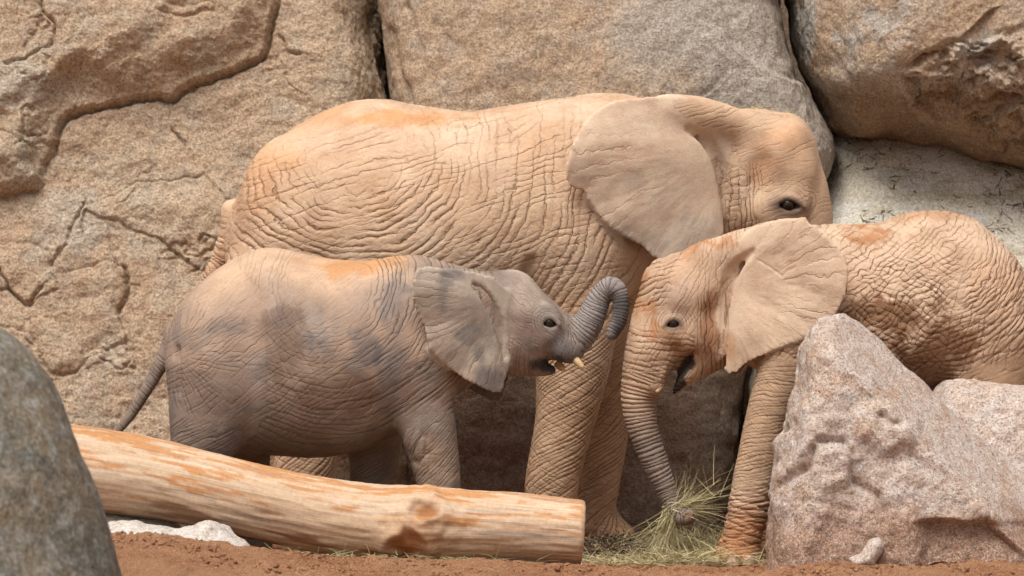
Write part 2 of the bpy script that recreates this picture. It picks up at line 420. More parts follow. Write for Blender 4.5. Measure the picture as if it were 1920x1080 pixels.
# ---- left cliff
def wall_post(V, N):
    px, py = topx(V); jx = px + 15 * fbm(V * 4.5, 5, 3, .6); jy = py + 15 * fbm(V * 4.5, 5, 5, .6)
    out = np.zeros(len(V)); fr = (N[:, 1] < .3)
    # overhanging upper slab with the long crack under it
    crack = [(-500, 395), (0, 372), (60, 365), (78, 340), (100, 290), (135, 223), (179, 203), (247, 191), (318, 187), (358, 163), (438, 141), (494, 103), (513, 40), (524, -30), (530, -500)]
    d, s = line_sd(jx, jy, crack); up = s < 0           # image y grows downward
    d_in = np.where(up, d, 0)
    out += np.where(up, .05 * sstep(0, 14, d_in) + .12 * sstep(10, 75, d_in), 0)
    out -= .045 * np.exp(-(d / 3.5) ** 2) * sstep(60, 150, px)
    ridge = [(-500, 330), (0, 250), (40, 228), (80, 199), (159, 159), (223, 131), (295, 103), (330, 70), (345, 20)]
    d, s = line_sd(jx, jy, ridge); up = s < 0
    out += np.where(up, .07 * sstep(0, 40, d), 0) * sstep(420, 300, px)
    # raised plates below
    plates = [([(-80, 255), (20, 265), (50, 285), (80, 340), (70, 362), (0, 370), (-80, 380)], .09, 22),
              ([(118, 545), (128, 512), (165, 492), (200, 494), (234, 510), (240, 545), (228, 580), (238, 612), (238, 652), (205, 655), (160, 676), (146, 702), (105, 706), (72, 664), (40, 628), (60, 600), (100, 600)], .055, 30),
              ([(150, 445), (168, 404), (205, 410), (255, 432), (300, 452), (338, 488), (380, 506), (420, 470), (440, 380), (380, 330), (250, 350), (150, 400)], .05, 60),
              ([(-40, 470), (30, 450), (95, 480), (108, 545), (60, 572), (20, 545), (-40, 560)], .03, 40),
              ([(-60, 600), (50, 622), (85, 690), (110, 715), (60, 740), (-60, 760)], .03, 40),
              ([(155, 668), (190, 655), (206, 662), (190, 678), (160, 690)], .03, 10),
              ([(215, 660), (255, 668), (258, 700), (225, 690)], .02, 14),
              ([(300, 20), (400, 25), (405, 38), (350, 50), (300, 42)], .03, 12), ([(60, 0), (85, 0), (95, 60), (60, 110), (40, 60)], .03, 14)]
    for pl, hgt, ed in plates:
        d = -poly_sd(jx, jy, pl); lowside = .35 + .65 * sstep(-.5, .6, fbm(V * 2.4, 2, 47)); out += hgt * lowside * (.55 * sstep(0, ed, d) + .45 * sstep(0, 5, d)) - .014 * lowside * np.exp(-(d / 3) ** 2)
    for ln in ([(85, 0), (92, 45), (112, 72), (108, 110), (60, 130), (20, 135)], [(530, 60), (545, 95), (565, 100)], [(325, 240), (345, 258), (352, 268)], [(235, 510), (240, 560), (228, 590)], [(0, 505), (25, 545), (55, 572), (80, 545)], [(160, 390), (120, 470), (100, 500)], [(700, 20), (722, 120), (735, 190)]):
        d, s = line_sd(jx, jy, ln); out += -.028 * np.exp(-(d / 3.2) ** 2) + .012 * np.where(s < 0, np.exp(-d / 25), 0)
    out += .02 * (.5 - np.abs(fbm(V * 3.5, 4, 48))) * sstep(250, 450, py); out -= .02 * np.exp(-(fbm(V * 2.2, 5, 49) / .03) ** 2) * sstep(0, .25, fbm(V * 1.6, 2, 50))
    rough = sstep(640, 560, py) * 0 + sstep(540, 700, py)
    out += .014 * rough * fbm(V * 7, 4, 44)
    return np.where(fr, out, 0)
def wall_tint(V, N):
    px, py = topx(V); c = np.zeros((len(V), 4)); n = fbm(V * 3, 4, 71)
    c[:, :3] = (.50, .45, .38); a = .55 * sstep(.0, .5, n + .9 * np.exp(-(((px - 30) / 90) ** 2 + ((py - 170) / 60) ** 2)) + .8 * np.exp(-(((px - 110) / 80) ** 2 + ((py - 430) / 50) ** 2)) - .25)
    c[:, 3] = a; return c
build_rock('cliff_rock', [(-650, -500), (690, -500), (702, 0), (720, 90), (737, 190), (758, 300), (790, 520), (800, 720), (800, 1090), (-650, 1090)],
           2.55, 1.0, .38, .026, M_WALL, 'tan cliff face with a long overhanging crack behind the grey calf', 'rock', lean=.22, p=2.6, amp=.05, fq=.9, fine=.014, chips=(3.0, .03), sub=2,
           post=wall_post, tint=wall_tint, seed=1)

# ---- middle boulder
def mid_extra(f):
    for px, py, r in ((965, 800, .20), (940, 880, .16)):
        p = W(px, py, 1.72); f.ell(p, (r * .7, .3, r * 1.2), .3, .08, cut=True)
def mid_post(V, N):
    px, py = topx(V); fr = N[:, 1] < .3; jx = px + 10 * perlin(V * 5, 3); jy = py + 10 * perlin(V * 5, 8)
    out = .012 * fbm(V * 9, 4, 21) * sstep(.0, .35, fbm(V * 1.7, 2, 22) + .2)
    for ln in ([(760, 10), (775, 60), (790, 95), (800, 150)], [(815, 40), (850, 75)], [(735, 60), (745, 120), (768, 200)]):
        d, s = line_sd(jx, jy, ln); out -= .02 * np.exp(-(d / 6) ** 2)
    d = -poly_sd(jx, jy, [(1345, -20), (1365, 80), (1400, 110), (1432, 128), (1470, 150), (1520, 160), (1500, -20)])
    out -= .045 * sstep(-4, 14, d)
    d, s = line_sd(jx, jy, [(1315, 185), (1340, 165), (1360, 140)]); out += .015 * np.exp(-(d / 8) ** 2) * np.sign(s)
    out += .03 * fbm(V * 4, 4, 25) * sstep(640, 760, py)
    return np.where(fr, out, 0)
def mid_tint(V, N):
    px, py = topx(V); c = np.zeros((len(V), 4)); n = fbm(V * 2.2, 4, 73)
    g = sstep(1120, 1330, px + 160 * n - .35 * (py - 100)) * sstep(520, 420, py)
    lo = sstep(620, 720, py) 
    green = sstep(.1, .35, fbm(V * 3.1, 3, 75)) * lo * .4
    c[:, :3] = (.43, .39, .345); c[:, 3] = .85 * g
    m = lo > 0; k = lo[:, None]
    c[:, :3] = c[:, :3] * (1 - k) + k * (np.array([.33, .24, .19]) * (1 - green[:, None]) + green[:, None] * np.array([.25, .27, .225]))
    c[:, 3] = np.maximum(c[:, 3], .8 * lo); return c
build_rock('boulder', [(716, -500), (1475, -500), (1466, 0), (1479, 90), (1507, 175), (1541, 250), (1555, 292), (1547, 318), (1490, 430), (1400, 600), (1372, 720), (1368, 1050), (735, 1060), (735, 700), (748, 320), (736, 190), (722, 90), (712, 0)],
           2.45, .95, .30, .026, M_MID, 'broad brown boulder turning grey on one side, behind the adult elephant', 'rock', lean=.14, p=2.7, amp=.05, fq=.8, fine=.012, chips=(2.6, .018),
           extra=mid_extra, post=mid_post, tint=mid_tint, seed=2)

# ---- right upper boulder
def rb_post(V, N):
    px, py = topx(V); fr = N[:, 1] < .5; jx = px + 12 * perlin(V * 7, 3); jy = py + 12 * perlin(V * 7, 8)
    broken = -poly_sd(jx, jy, [(1690, 130), (1720, 95), (1760, 85), (1800, 60), (1850, 75), (1870, 55), (1990, 40), (2100, 60), (2100, 300), (1850, 285), (1800, 220), (1720, 200), (1680, 160)])
    b = sstep(-5, 18, broken)
    w = V + .10 * np.stack([fbm(V * 5, 4, 51 + q) for q in range(3)], 1)
    f1, f2, ih = worley(w * np.array([4.2, 4, 6.5]), 12)
    rg = 1 - 2 * np.abs(fbm(w * np.array([3.2, 3.2, 4.2]), 4, 57))
    out = b * (-.09 + .10 * rg + .05 * ((ih & 255) / 255. - .5) + .02 * fbm(V * 12, 4, 52))
    d = -poly_sd(jx, jy, [(1838, 78), (1870, 58), (1905, 75), (1895, 98), (1850, 95)]); out += .07 * sstep(0, 12, d)
    d, s = line_sd(jx, jy, [(1480, 90), (1520, 120), (1560, 135), (1640, 130), (1680, 140), (1690, 160), (1720, 130), (1790, 75)])
    out += np.where(s > 0, -.05 * sstep(0, 60, d), 0) * sstep(120, 60, d)
    out += .02 * fbm(V * np.array([4, 4, 14]), 4, 55) * sstep(130, 190, py)
    return np.where(fr, out, 0)
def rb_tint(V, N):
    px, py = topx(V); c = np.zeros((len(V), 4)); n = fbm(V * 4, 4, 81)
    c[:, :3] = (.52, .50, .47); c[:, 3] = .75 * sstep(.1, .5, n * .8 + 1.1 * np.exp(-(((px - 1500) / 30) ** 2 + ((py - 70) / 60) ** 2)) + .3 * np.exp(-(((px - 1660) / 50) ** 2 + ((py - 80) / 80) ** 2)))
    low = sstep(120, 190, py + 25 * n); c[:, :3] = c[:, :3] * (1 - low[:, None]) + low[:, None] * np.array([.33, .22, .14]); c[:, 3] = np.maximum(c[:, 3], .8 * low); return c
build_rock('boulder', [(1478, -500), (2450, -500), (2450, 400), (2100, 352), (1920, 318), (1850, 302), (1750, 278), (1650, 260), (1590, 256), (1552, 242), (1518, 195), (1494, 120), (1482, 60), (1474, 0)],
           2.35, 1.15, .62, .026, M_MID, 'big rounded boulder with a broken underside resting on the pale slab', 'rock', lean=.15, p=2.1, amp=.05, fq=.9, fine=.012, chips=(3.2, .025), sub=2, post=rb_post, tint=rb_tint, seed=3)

# ---- pale slab
def slab_post(V, N):
    px, py = topx(V); jx = px + 10 * perlin(V * 6, 3); jy = py + 10 * perlin(V * 6, 8); out = np.zeros(len(V))
    d, s = line_sd(jx, jy, [(1800, 400), (1850, 440), (1900, 470), (2000, 500)]); out -= .03 * np.exp(-(d / 6) ** 2)
    return out
def slab_tint(V, N):
    px, py = topx(V); c = np.zeros((len(V), 4)); n = fbm(V * np.array([3, 3, 9]), 5, 77, .6)
    c[:, :3] = (.40, .37, .27); c[:, 3] = .75 * sstep(.02, .4, n); k = sstep(.05, .3, -n)[:, None]; c[:, :3] = c[:, :3] * (1 - k) + k * np.array([.68, .66, .62]); c[:, 3] = np.maximum(c[:, 3], .6 * k[:, 0]); return c
SLAB = build_rock('boulder', [(1540, 235), (1640, 205), (1760, 220), (1860, 245), (1930, 262), (2450, 380), (2450, 1090), (1386, 1090), (1388, 720), (1440, 560), (1500, 420), (1540, 325)],
           2.3, .75, .34, .026, M_SLAB, 'smooth pale grey slab sloping up under the big rounded boulder', 'rock', lean=.85, p=2.4, amp=.03, fq=.9, fine=.006, post=slab_post, tint=slab_tint, seed=4)

# ---- rock mass that closes the gaps between the boulders
build_rock('cliff_rock', [(-900, -900), (2900, -900), (2900, 1090), (-900, 1090)], 4.6, .7, .5, .08, M_MID, 'dark brown rock mass glimpsed in the gaps between the boulders', 'rock', amp=.08, fq=1.0, seed=5)

# ---- foreground boulder, out of focus
build_rock('boulder', [(-700, 640), (-560, 520), (-300, 470), (-120, 520), (0, 612), (42, 652), (82, 705), (112, 765), (142, 832), (167, 900), (192, 970), (212, 1030), (224, 1090), (230, 1200), (225, 1380), (-700, 1390)],
           -6.5, .55, .45, .03, M_FORE, 'dark mossy grey boulder rising in front of the log', 'rock', p=2.0, amp=.015, fq=2.2, fine=.006, seed=6)

# ---- pink granite
Yg_ = -2.05
def gran_post(V, N):
    px, py = topx(V); jx = px + 12 * perlin(V * 7, 3); jy = py + 12 * perlin(V * 7, 8); out = np.zeros(len(V)); fr = N[:, 1] < .2
    for pl, hgt, ed in (([(1520, 830), (1600, 815), (1625, 860), (1600, 930), (1530, 930), (1505, 880)], .03, 30), ([(1590, 760), (1680, 720), (1750, 780), (1720, 850), (1640, 870), (1600, 820)], .035, 35),
                        ([(1470, 870), (1520, 780), (1560, 800), (1540, 840), (1500, 900), (1460, 930)], .025, 25)):
        d = -poly_sd(jx, jy, pl); out += hgt * sstep(0, ed, d)
    for ln in ([(1530, 825), (1580, 822), (1598, 850), (1605, 900)], [(1470, 810), (1490, 790)], [(1610, 900), (1650, 930), (1660, 960)], [(1650, 780), (1670, 800), (1690, 795)], [(1470, 910), (1520, 870), (1522, 840)]):
        d, s = line_sd(jx, jy, ln); out -= .032 * np.exp(-(d / 7) ** 2)
    out += .012 * fbm(V * 7, 4, 61) + .006 * fbm(V * 22, 3, 62)
    lowc = sstep(974, 984, py + 10 * fbm(V * 7, 3, 63)) * sstep(1690, 1760, px + 30 * fbm(V * 5, 3, 64)); out -= .07 * lowc
    return np.where(fr, out, out * .4)
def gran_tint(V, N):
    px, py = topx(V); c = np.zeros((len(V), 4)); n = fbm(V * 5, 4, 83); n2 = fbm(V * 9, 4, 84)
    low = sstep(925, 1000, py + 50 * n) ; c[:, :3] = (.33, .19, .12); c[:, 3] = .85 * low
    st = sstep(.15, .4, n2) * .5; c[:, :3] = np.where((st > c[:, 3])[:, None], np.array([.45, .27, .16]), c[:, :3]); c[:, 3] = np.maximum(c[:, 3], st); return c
pa = W(1610, 600, Yg_); n2 = np.array([.687, 0, .727])
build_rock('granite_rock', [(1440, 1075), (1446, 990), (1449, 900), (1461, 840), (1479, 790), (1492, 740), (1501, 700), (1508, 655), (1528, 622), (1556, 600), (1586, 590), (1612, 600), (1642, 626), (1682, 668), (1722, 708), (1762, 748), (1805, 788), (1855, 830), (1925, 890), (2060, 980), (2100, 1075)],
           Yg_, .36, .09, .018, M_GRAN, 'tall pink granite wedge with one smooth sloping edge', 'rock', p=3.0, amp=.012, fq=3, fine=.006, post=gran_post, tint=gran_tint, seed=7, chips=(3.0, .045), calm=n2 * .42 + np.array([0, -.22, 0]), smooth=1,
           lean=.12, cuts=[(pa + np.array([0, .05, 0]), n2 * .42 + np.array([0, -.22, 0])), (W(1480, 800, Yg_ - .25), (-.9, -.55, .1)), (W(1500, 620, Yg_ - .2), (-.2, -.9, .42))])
build_rock('granite_rock', [(1752, 735), (1770, 716), (1800, 711), (1850, 716), (1900, 720), (1960, 715), (2120, 760), (2200, 1060), (1700, 1060), (1720, 800)],
           -1.55, .30, .14, .02, M_GRAN, 'low flat-topped pink granite block behind the granite wedge', 'rock', p=2.6, amp=.02, fq=2.4, fine=.006, lean=.35, seed=8, chips=(4.0, .045))
build_rock('stone', [(1590, 1047), (1612, 1040), (1625, 1026), (1634, 1014), (1648, 1010), (1656, 1022), (1652, 1040), (1640, 1064), (1600, 1064)], -2.50, .05, .05, .008, M_GRAN,
           'small pink chip of stone at the foot of the granite wedge', 'stone', sub=0, amp=.012, fq=6, fine=.004, seed=9)
build_rock('stone', [(188, 1000), (195, 984), (230, 980), (262, 986), (300, 990), (340, 991), (372, 982), (392, 979), (425, 992), (452, 1008), (474, 1022), (487, 1037), (470, 1060), (300, 1060), (188, 1040)], -2.12, .13, .05, .010, M_WHITE,
           'flat white stone half buried in red dirt below the log', 'stone', sub=1, amp=.022, fq=5, fine=.008, lean=.9, seed=10)
build_rock('stone', [(60, 1060), (70, 985), (120, 955), (190, 948), (250, 958), (300, 965), (335, 985), (350, 1060)], -1.75, .20, .10, .014, M_SLAB,
           'grey stone wedged under the raised end of the log', 'stone', sub=1, amp=.03, fq=4, fine=.008, seed=11)

# ------------------------------------------------------------------ ground
CREST = np.array([(-300, 985), (150, 985), (220, 996), (330, 1003), (420, 1018), (500, 1034), (640, 1047), (800, 1053), (960, 1058), (1090, 1064), (1250, 1070), (1345, 1074), (1420, 1066), (1470, 1052), (1540, 1044), (1700, 1050), (1800, 1046), (1920, 1052), (2300, 1045)], float)
def ground_z(x, y):
    s = sc(-2.2); px = 960 + x * s; cy = np.interp(px, CREST[:, 0], CREST[:, 1]); zc = CAM_Z - (cy - 540) / s
    m = np.where(y < -2.2, 1 - .75 * sstep(0, 3.5, -2.2 - y), sstep(-1.45, -2.2, y))
    z = m * zc - .08 * sstep(-.2, .6, y)
    far = sstep(8, 14, np.hypot(x, y)); return z * (1 - far) - .05 * far
def axis(lo, hi, a, b, fine, coarse=14):
    mid = np.arange(a, b + fine / 2, fine); l = a - np.geomspace(fine, a - lo, coarse)[::-1]; r = b + np.geomspace(fine, hi - b, coarse); return np.concatenate([l, mid, r])
gx = axis(-60, 60, -3.2, 3.2, .016); gy = axis(-60, 60, -3.0, 1.6, .018)
GX, GY = np.meshgrid(gx, gy, indexing='ij'); P3 = np.stack([GX.ravel(), GY.ravel(), np.zeros(GX.size)], 1)
gz = ground_z(P3[:, 0], P3[:, 1]); near = sstep(7, 4, np.hypot(P3[:, 0], P3[:, 1] + 1))
gz += near * (.026 * fbm(P3 * 3, 3, 91) + .024 * np.maximum(fbm(P3 * 13, 4, 92, .6), -.1) + .007 * fbm(P3 * 40, 2, 93))
P3[:, 2] = gz; ni, nj = GX.shape; idg = np.arange(ni * nj).reshape(ni, nj)
Qg = np.stack([idg[:-1, :-1], idg[1:, :-1], idg[1:, 1:], idg[:-1, 1:]], -1).reshape(-1, 4)
m, t, p = mat('red_dirt'); tc = t.nodes.new('ShaderNodeTexCoord').outputs['Object']
n1 = noise(t, tc, 2.2, 6, .65); n2 = noise(t, tc, 45, 8, .75); n3 = noise(t, tc, 160, 4, .7)
c = mix(t, ramp(t, n1, [(.42, gray(0)), (.58, gray(1))]), (.42, .185, .09), (.55, .29, .16))
c = mix(t, ramp(t, n2, [(.4, gray(0)), (.65, gray(1))]), c, (.58, .32, .185)); c = mix(t, .8, c, ramp(t, n3, [(.33, gray(.15)), (.67, gray(.85))]), 'OVERLAY')
t.links.new(c, p.inputs['Base Color']); p.inputs['Roughness'].default_value = .95; p.inputs['Specular IOR Level'].default_value = .1
b = bump(t, n2, 1.0, .03); b = bump(t, n3, 1.0, .012, b); t.links.new(b, p.inputs['Normal']); M_DIRT = m
obj('ground', make_mesh('ground', P3, Qg), M_DIRT, kind='structure')

# ------------------------------------------------------------------ log
def build_log():
    Y0 = -1.72
    A = [(60, 868, -1.88, 80), (160, 879, -1.86, 79), (320, 905, -1.83, 73), (500, 945, -1.79, 70), (660, 975, -1.76, 69), (790, 983, -1.74, 69), (900, 987, -1.73, 66), (1000, 992, -1.72, 63), (1087, 998, -1.72, 60)]
    rows = curve([(*W(x, y, Y), r / sc(Y)) for x, y, Y, r in A], 26); c, r = rows[:, :3], rows[:, 3]
    tg = np.gradient(c, axis=0); tg /= np.linalg.norm(tg, axis=1)[:, None]
    ns = 120; th = np.linspace(0, 2 * np.pi, ns, endpoint=False); up = np.array([0, 0, 1.0])
    V = []; L = np.cumsum(np.r_[0, np.linalg.norm(np.diff(c, axis=0), axis=1)]); kn = []
    for i in range(len(c)):
        sx = np.cross(tg[i], up); sx /= np.linalg.norm(sx); u = np.cross(sx, tg[i])
        V.append(c[i] + r[i] * (np.cos(th)[:, None] * sx + np.sin(th)[:, None] * u)); kn.append(np.stack([np.full(ns, L[i]), np.cos(th), np.sin(th)], 1))
    V = np.array(V).reshape(-1, 3); K = np.array(kn).reshape(-1, 3); n = len(c)
    cen = np.repeat(c, ns, 0); dirv = V - cen; dirv /= np.linalg.norm(dirv, axis=1)[:, None]
    dsp = .012 * fbm(K * np.array([2.0, 1.3, 1.3]), 3, 101) + .006 * fbm(K * np.array([6., 14, 14]), 4, 102) + .0035 * fbm(K * np.array([3., 40, 40]), 3, 103)
    px, py = topx(V); frn = dirv[:, 1] < .2
    kx, ky = px + 16 * fbm(V * 14, 3, 105), py + 16 * fbm(V * 14, 3, 106); hole = lambda x, y, a, b: ((kx - x) / a) ** 2 + ((ky - y) / b) ** 2
    dsp += frn * (.035 * np.exp(-hole(790, 985, 60, 60)) + .02 * np.exp(-hole(800, 960, 40, 30)) + .010 * np.exp(-((np.sqrt(hole(798, 960, 24, 16)) - 1.2) / .4) ** 2) - .032 * np.exp(-hole(798, 960, 24, 15) ** 2) + .02 * np.exp(-hole(765, 1018, 48, 34)) + .010 * np.exp(-((np.sqrt(hole(764, 1022, 31, 23)) - 1.2) / .4) ** 2) - .030 * np.exp(-hole(764, 1022, 31, 23) ** 2) + .012 * np.exp(-hole(740, 960, 14, 8)))
    rr = np.sqrt(hole(800, 962, 1, .8)); dsp += frn * .004 * np.sin(rr / 5.5) * np.exp(-(rr / 75) ** 2)
    V = V + dirv * dsp[:, None]
    # rounded cut end at both ends
    caps = []; rings = [V[:ns], V[-ns:]]
    allV = [V]; Q = []; ix = np.arange(n * ns).reshape(n, ns)
    for i in range(n - 1):
        a, b = ix[i], ix[i + 1]; Q.append(np.stack([a, b, np.roll(b, -1), np.roll(a, -1)], 1))
    base = n * ns
    for e, (ring, ce, tt, fl) in enumerate(((V[:ns], c[0], -tg[0], False), (V[-ns:], c[-1], tg[-1], True))):
        prev = ix[0] if e == 0 else ix[-1]
        for f, o in ((.97, .012), (.9, .018), (.6, .02), (.25, .018), (.02, .018)):
            nv = ce + (ring - ce) * f + tt * o; nv = nv + tt * (.003 * perlin(nv * 30, 5))[:, None]; allV.append(nv); cur = base + np.arange(ns); base += ns
            q = np.stack([prev, cur, np.roll(cur, -1), np.roll(prev, -1)], 1); Q.append(q if fl else q[:, ::-1]); prev = cur
    nb = (base - n * ns); V = np.vstack(allV); Q = np.vstack(Q)[:, ::-1]
    me = make_mesh('log', V, Q)
    KK = np.vstack([K, np.tile(np.array([[0, 0, 0]]), (nb, 1)) + V[n * ns:] * 1.0]); px, py = topx(V)
    wood = np.array([.58, .42, .285]); C = np.tile(wood, (len(V), 1))
    def lay(col, a): 
        nonlocal C; a = np.clip(a, 0, 1)[:, None]; C = C * (1 - a) + np.array(col) * a
    g1 = fbm(KK * np.array([1.2, 5, 5]), 4, 111); lay((.66, .52, .385), .8 * sstep(-.1, .4, g1))
    g2 = fbm(KK * np.array([2.2, 3.2, 3.2]), 4, 112); g3 = fbm(KK * np.array([1.6, 9, 9]), 4, 113)
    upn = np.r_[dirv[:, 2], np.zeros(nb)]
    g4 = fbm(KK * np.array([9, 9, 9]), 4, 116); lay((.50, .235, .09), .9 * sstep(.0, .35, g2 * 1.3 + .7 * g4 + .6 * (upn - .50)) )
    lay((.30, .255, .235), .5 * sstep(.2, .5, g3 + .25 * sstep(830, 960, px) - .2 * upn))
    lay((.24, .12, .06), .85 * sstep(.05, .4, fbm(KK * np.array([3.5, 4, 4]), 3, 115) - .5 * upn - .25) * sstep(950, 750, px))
    kn_ = np.exp(-(((px - 800) / 24) ** 2 + ((py - 960) / 16) ** 2) ** 2) + np.exp(-(((px - 764) / 32) ** 2 + ((py - 1022) / 24) ** 2) ** 2)
    lay((.30, .125, .045), kn_ * np.r_[frn, np.zeros(nb, bool)]); lay((.42, .19, .07), .5 * np.exp(-(((px - 780) / 60) ** 2 + ((py - 1000) / 55) ** 2)))
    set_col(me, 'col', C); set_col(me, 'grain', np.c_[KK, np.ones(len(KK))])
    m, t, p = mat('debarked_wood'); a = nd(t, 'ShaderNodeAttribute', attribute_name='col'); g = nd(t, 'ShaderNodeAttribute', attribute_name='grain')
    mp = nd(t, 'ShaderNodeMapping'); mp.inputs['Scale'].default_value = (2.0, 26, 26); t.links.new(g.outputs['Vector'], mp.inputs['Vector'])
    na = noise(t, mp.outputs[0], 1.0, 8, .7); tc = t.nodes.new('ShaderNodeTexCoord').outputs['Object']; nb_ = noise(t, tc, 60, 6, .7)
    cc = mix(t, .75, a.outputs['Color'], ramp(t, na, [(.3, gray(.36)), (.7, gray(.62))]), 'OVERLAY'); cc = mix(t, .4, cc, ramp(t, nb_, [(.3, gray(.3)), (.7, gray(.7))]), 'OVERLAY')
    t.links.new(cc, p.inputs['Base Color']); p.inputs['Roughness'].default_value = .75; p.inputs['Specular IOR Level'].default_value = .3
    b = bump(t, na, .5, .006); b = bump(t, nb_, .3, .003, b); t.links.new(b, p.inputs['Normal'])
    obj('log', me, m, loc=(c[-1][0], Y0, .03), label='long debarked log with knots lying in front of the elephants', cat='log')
build_log()

# ------------------------------------------------------------------ elephants
TORSO, HEAD, TRUNK, LEG, EAR, TAIL = range(6)
class Beast:
    """sculpts one elephant as one continuous surface; all points are pixels of the photograph plus a sideways offset in metres"""
    def __init__(s, Y0, box, half, h):
        s.Y0 = Y0; s.s = sc(Y0); a = W(box[0], box[3], Y0); b = W(box[2], box[1], Y0)
        s.f = Field([a[0] - .06, Y0 - half, min(a[2], -.16)], [b[0] + .06, Y0 + half, b[2] + .06], h); s.chains = []
    def p(s, px, py, dy=0.0): return W(px, py, s.Y0 + dy)
    def torso(s, rows, k=.05, n=2.2):
        s.f.loft([(s.p(x, t)[0], s.p(x, t)[2], s.p(x, b)[2], w) for x, t, b, w in rows], s.Y0, k, TORSO, n)
    def chain(s, pts, k=.06, lab=TORSO, cut=False, sy=1.0, n=6):
        rows = [(*s.p(x, y, dy), r / sc(s.Y0 + dy)) for x, y, dy, r in pts]
        s.f.chain(rows, k, lab, cut, n, sy)
        if lab in (TRUNK, LEG, TAIL) and not cut: s.chains.append((lab, curve(rows, 8)))
    def ell(s, px, py, dy, rx, ry, rz, ang=0, k=.06, lab=TORSO, cut=False):
        s.f.ell(s.p(px, py, dy), (rx / s.s, ry, rz / s.s), math.radians(ang), k, lab, cut)
    def both(s, fn):
        for sg in (-1, 1): fn(sg)
    def ear(s, poly, root, trail, y_root, y_trail, sg=-1, t0=.011, t1=.020, k=.05, wave=.02, drop=0, seed=0, curl=0.0):
        Ym = s.Y0 + sg * (y_root + y_trail) / 2; P = px_poly([(x, y + drop) for x, y in poly], Ym)
        xr, xt = W(root, 0, Ym)[0], W(trail, 0, Ym)[0]; zt, zb = max(q[1] for q in P), min(q[1] for q in P)
        def yf(x, z):
            fr = np.clip((x - xr) / (xt - xr), -.3, 1.2); v = (zt - z) / (zt - zb); ag = np.arctan2(v - .35, fr + .15)
            return s.Y0 + sg * (y_root + (y_trail - y_root) * np.sign(fr) * np.abs(fr) ** .85 + wave * np.sin(ag * 5 + seed) * np.clip(fr, 0, 1) + wave * .5 * np.sin(ag * 11 + seed * 2) * np.clip(fr, 0, 1) ** 2 - curl * np.clip(v - .6, 0, 1) ** 2)
        s.f.sheet(P, yf, t0, t1, k, EAR, .10)
    def surf(s, px, py, sign=-1): return s.f.front(px, py, s.Y0, sign) - s.Y0
    def groove(s, pts, k=.015, out=.5):
        """a fold pressed into the skin along rows px py r, on both sides of the animal; out = share of the radius left outside the skin"""
        for sg in (-1, 1):
            s.chain([(x, y, s.surf(x, y, sg) + sg * out * r / s.s, r) for x, y, r in pts], k, TORSO, True, n=4)
    def lid(s, px, py, w, hgt, r, dirx=1):
        for sg in (-1, 1):
            y = s.surf(px, py, sg)
            s.ell(px, py, y - sg * .02, w * 1.3, .035, hgt * 2.6, 0, .03, HEAD)
            y = s.surf(px, py, sg); s.ell(px, py, y, w * .85, .026, hgt * .62, -10 * dirx, .006, HEAD, True)
            for up in (1, -1):
                q = .75 if up > 0 else 1.0
                s.chain([(px + dx * w, py - up * hgt * (q - .8 * dx * dx) + 3 * abs(dx), y + sg * (.004 if up > 0 else -.002), r * (.7 if abs(dx) > .8 else 1) * (1.35 if up > 0 else .9)) for dx in (-1.05, -.5, 0, .5, 1.05)], .010, HEAD, n=3)
            if sg < 0: s.eye = (px, py, y)
            else: s.eye_far = (px, py, y)
    def finish(s, smooth=2, lev=1):
        V, Q = s.f.mesh(smooth); me = subdivide(make_mesh('body', V, Q), lev)
        V = verts(me); n = len(V); E = edges(me); lab = s.f.labels(V)
        s.w = list(POOL.map(lambda q: relax((lab == q).astype(np.float32), E, 9, n), range(6))); s.lab = lab
        s.V, s.N, s.me, s.E = V, normals(me), me, E; s.px, s.py = topx(V)
        # limb coordinates: length along, way round (metres)
        best = np.full(n, 9.); s.t = np.zeros(n); s.a = np.zeros(n); s.rad = np.ones(n) * .1
        for lb, C in s.chains:
            m = np.nonzero((lab == lb))[0]
            if len(m) == 0: continue
            P = V[m]; L = np.r_[0, np.cumsum(np.linalg.norm(np.diff(C[:, :3], axis=0), axis=1))]
            for k in range(len(C) - 1):
                e = C[k + 1, :3] - C[k, :3]; w = P - C[k, :3]; tt = np.clip(w @ e / (e @ e + 1e-12), 0, 1); q = w - tt[:, None] * e
                r = C[k, 3] + tt * (C[k + 1, 3] - C[k, 3]); d = np.linalg.norm(q, axis=1)
                u = d < best[m]; mm = m[u]; best[mm] = d[u]; s.t[mm] = L[k] + tt[u] * np.linalg.norm(e)
                ev = e / (np.linalg.norm(e) + 1e-9); side = np.array([ev[2], 0, -ev[0]])
                s.a[mm] = np.arctan2(q[u] @ side, -q[u][:, 1]); s.rad[mm] = np.maximum(r[u], .02)
        s.U = np.zeros((n, 4)); return s
    def fam(s, q, mask, u, v, strength, seed, keep=.45, pf=1.0, depth=0.0, wid=.2):
        """one family of flowing creases where mask: u counts the creases, v runs along them; returns its relief"""
        m = np.nonzero(mask & (strength > .02))[0]; d = np.zeros(len(s.V))
        if len(m) == 0: return d
        uu, vv = u[m], v[m]; uu = uu + 1.2 * perlin(np.stack([uu * .3, vv * 1.1, np.full(len(m), seed + .5)], 1), seed) + .6 * perlin(np.stack([uu * .7, vv * 2.6, np.full(len(m), seed + .5)], 1), seed + 1)
        k = np.round(uu); n = .5 + .95 * perlin(np.stack([k * 7.31 + .5, vv * pf, np.full(len(m), seed * 1.7)], 1), seed + 2)
        pr = sstep(keep - .22, keep + .22, n) * np.clip(strength[m], 0, 1.3)
        s.U[m, 2 * q] = uu; s.U[m, 2 * q + 1] = pr; d[m] = -depth * pr * np.exp(-((uu - k) / wid) ** 2); return d
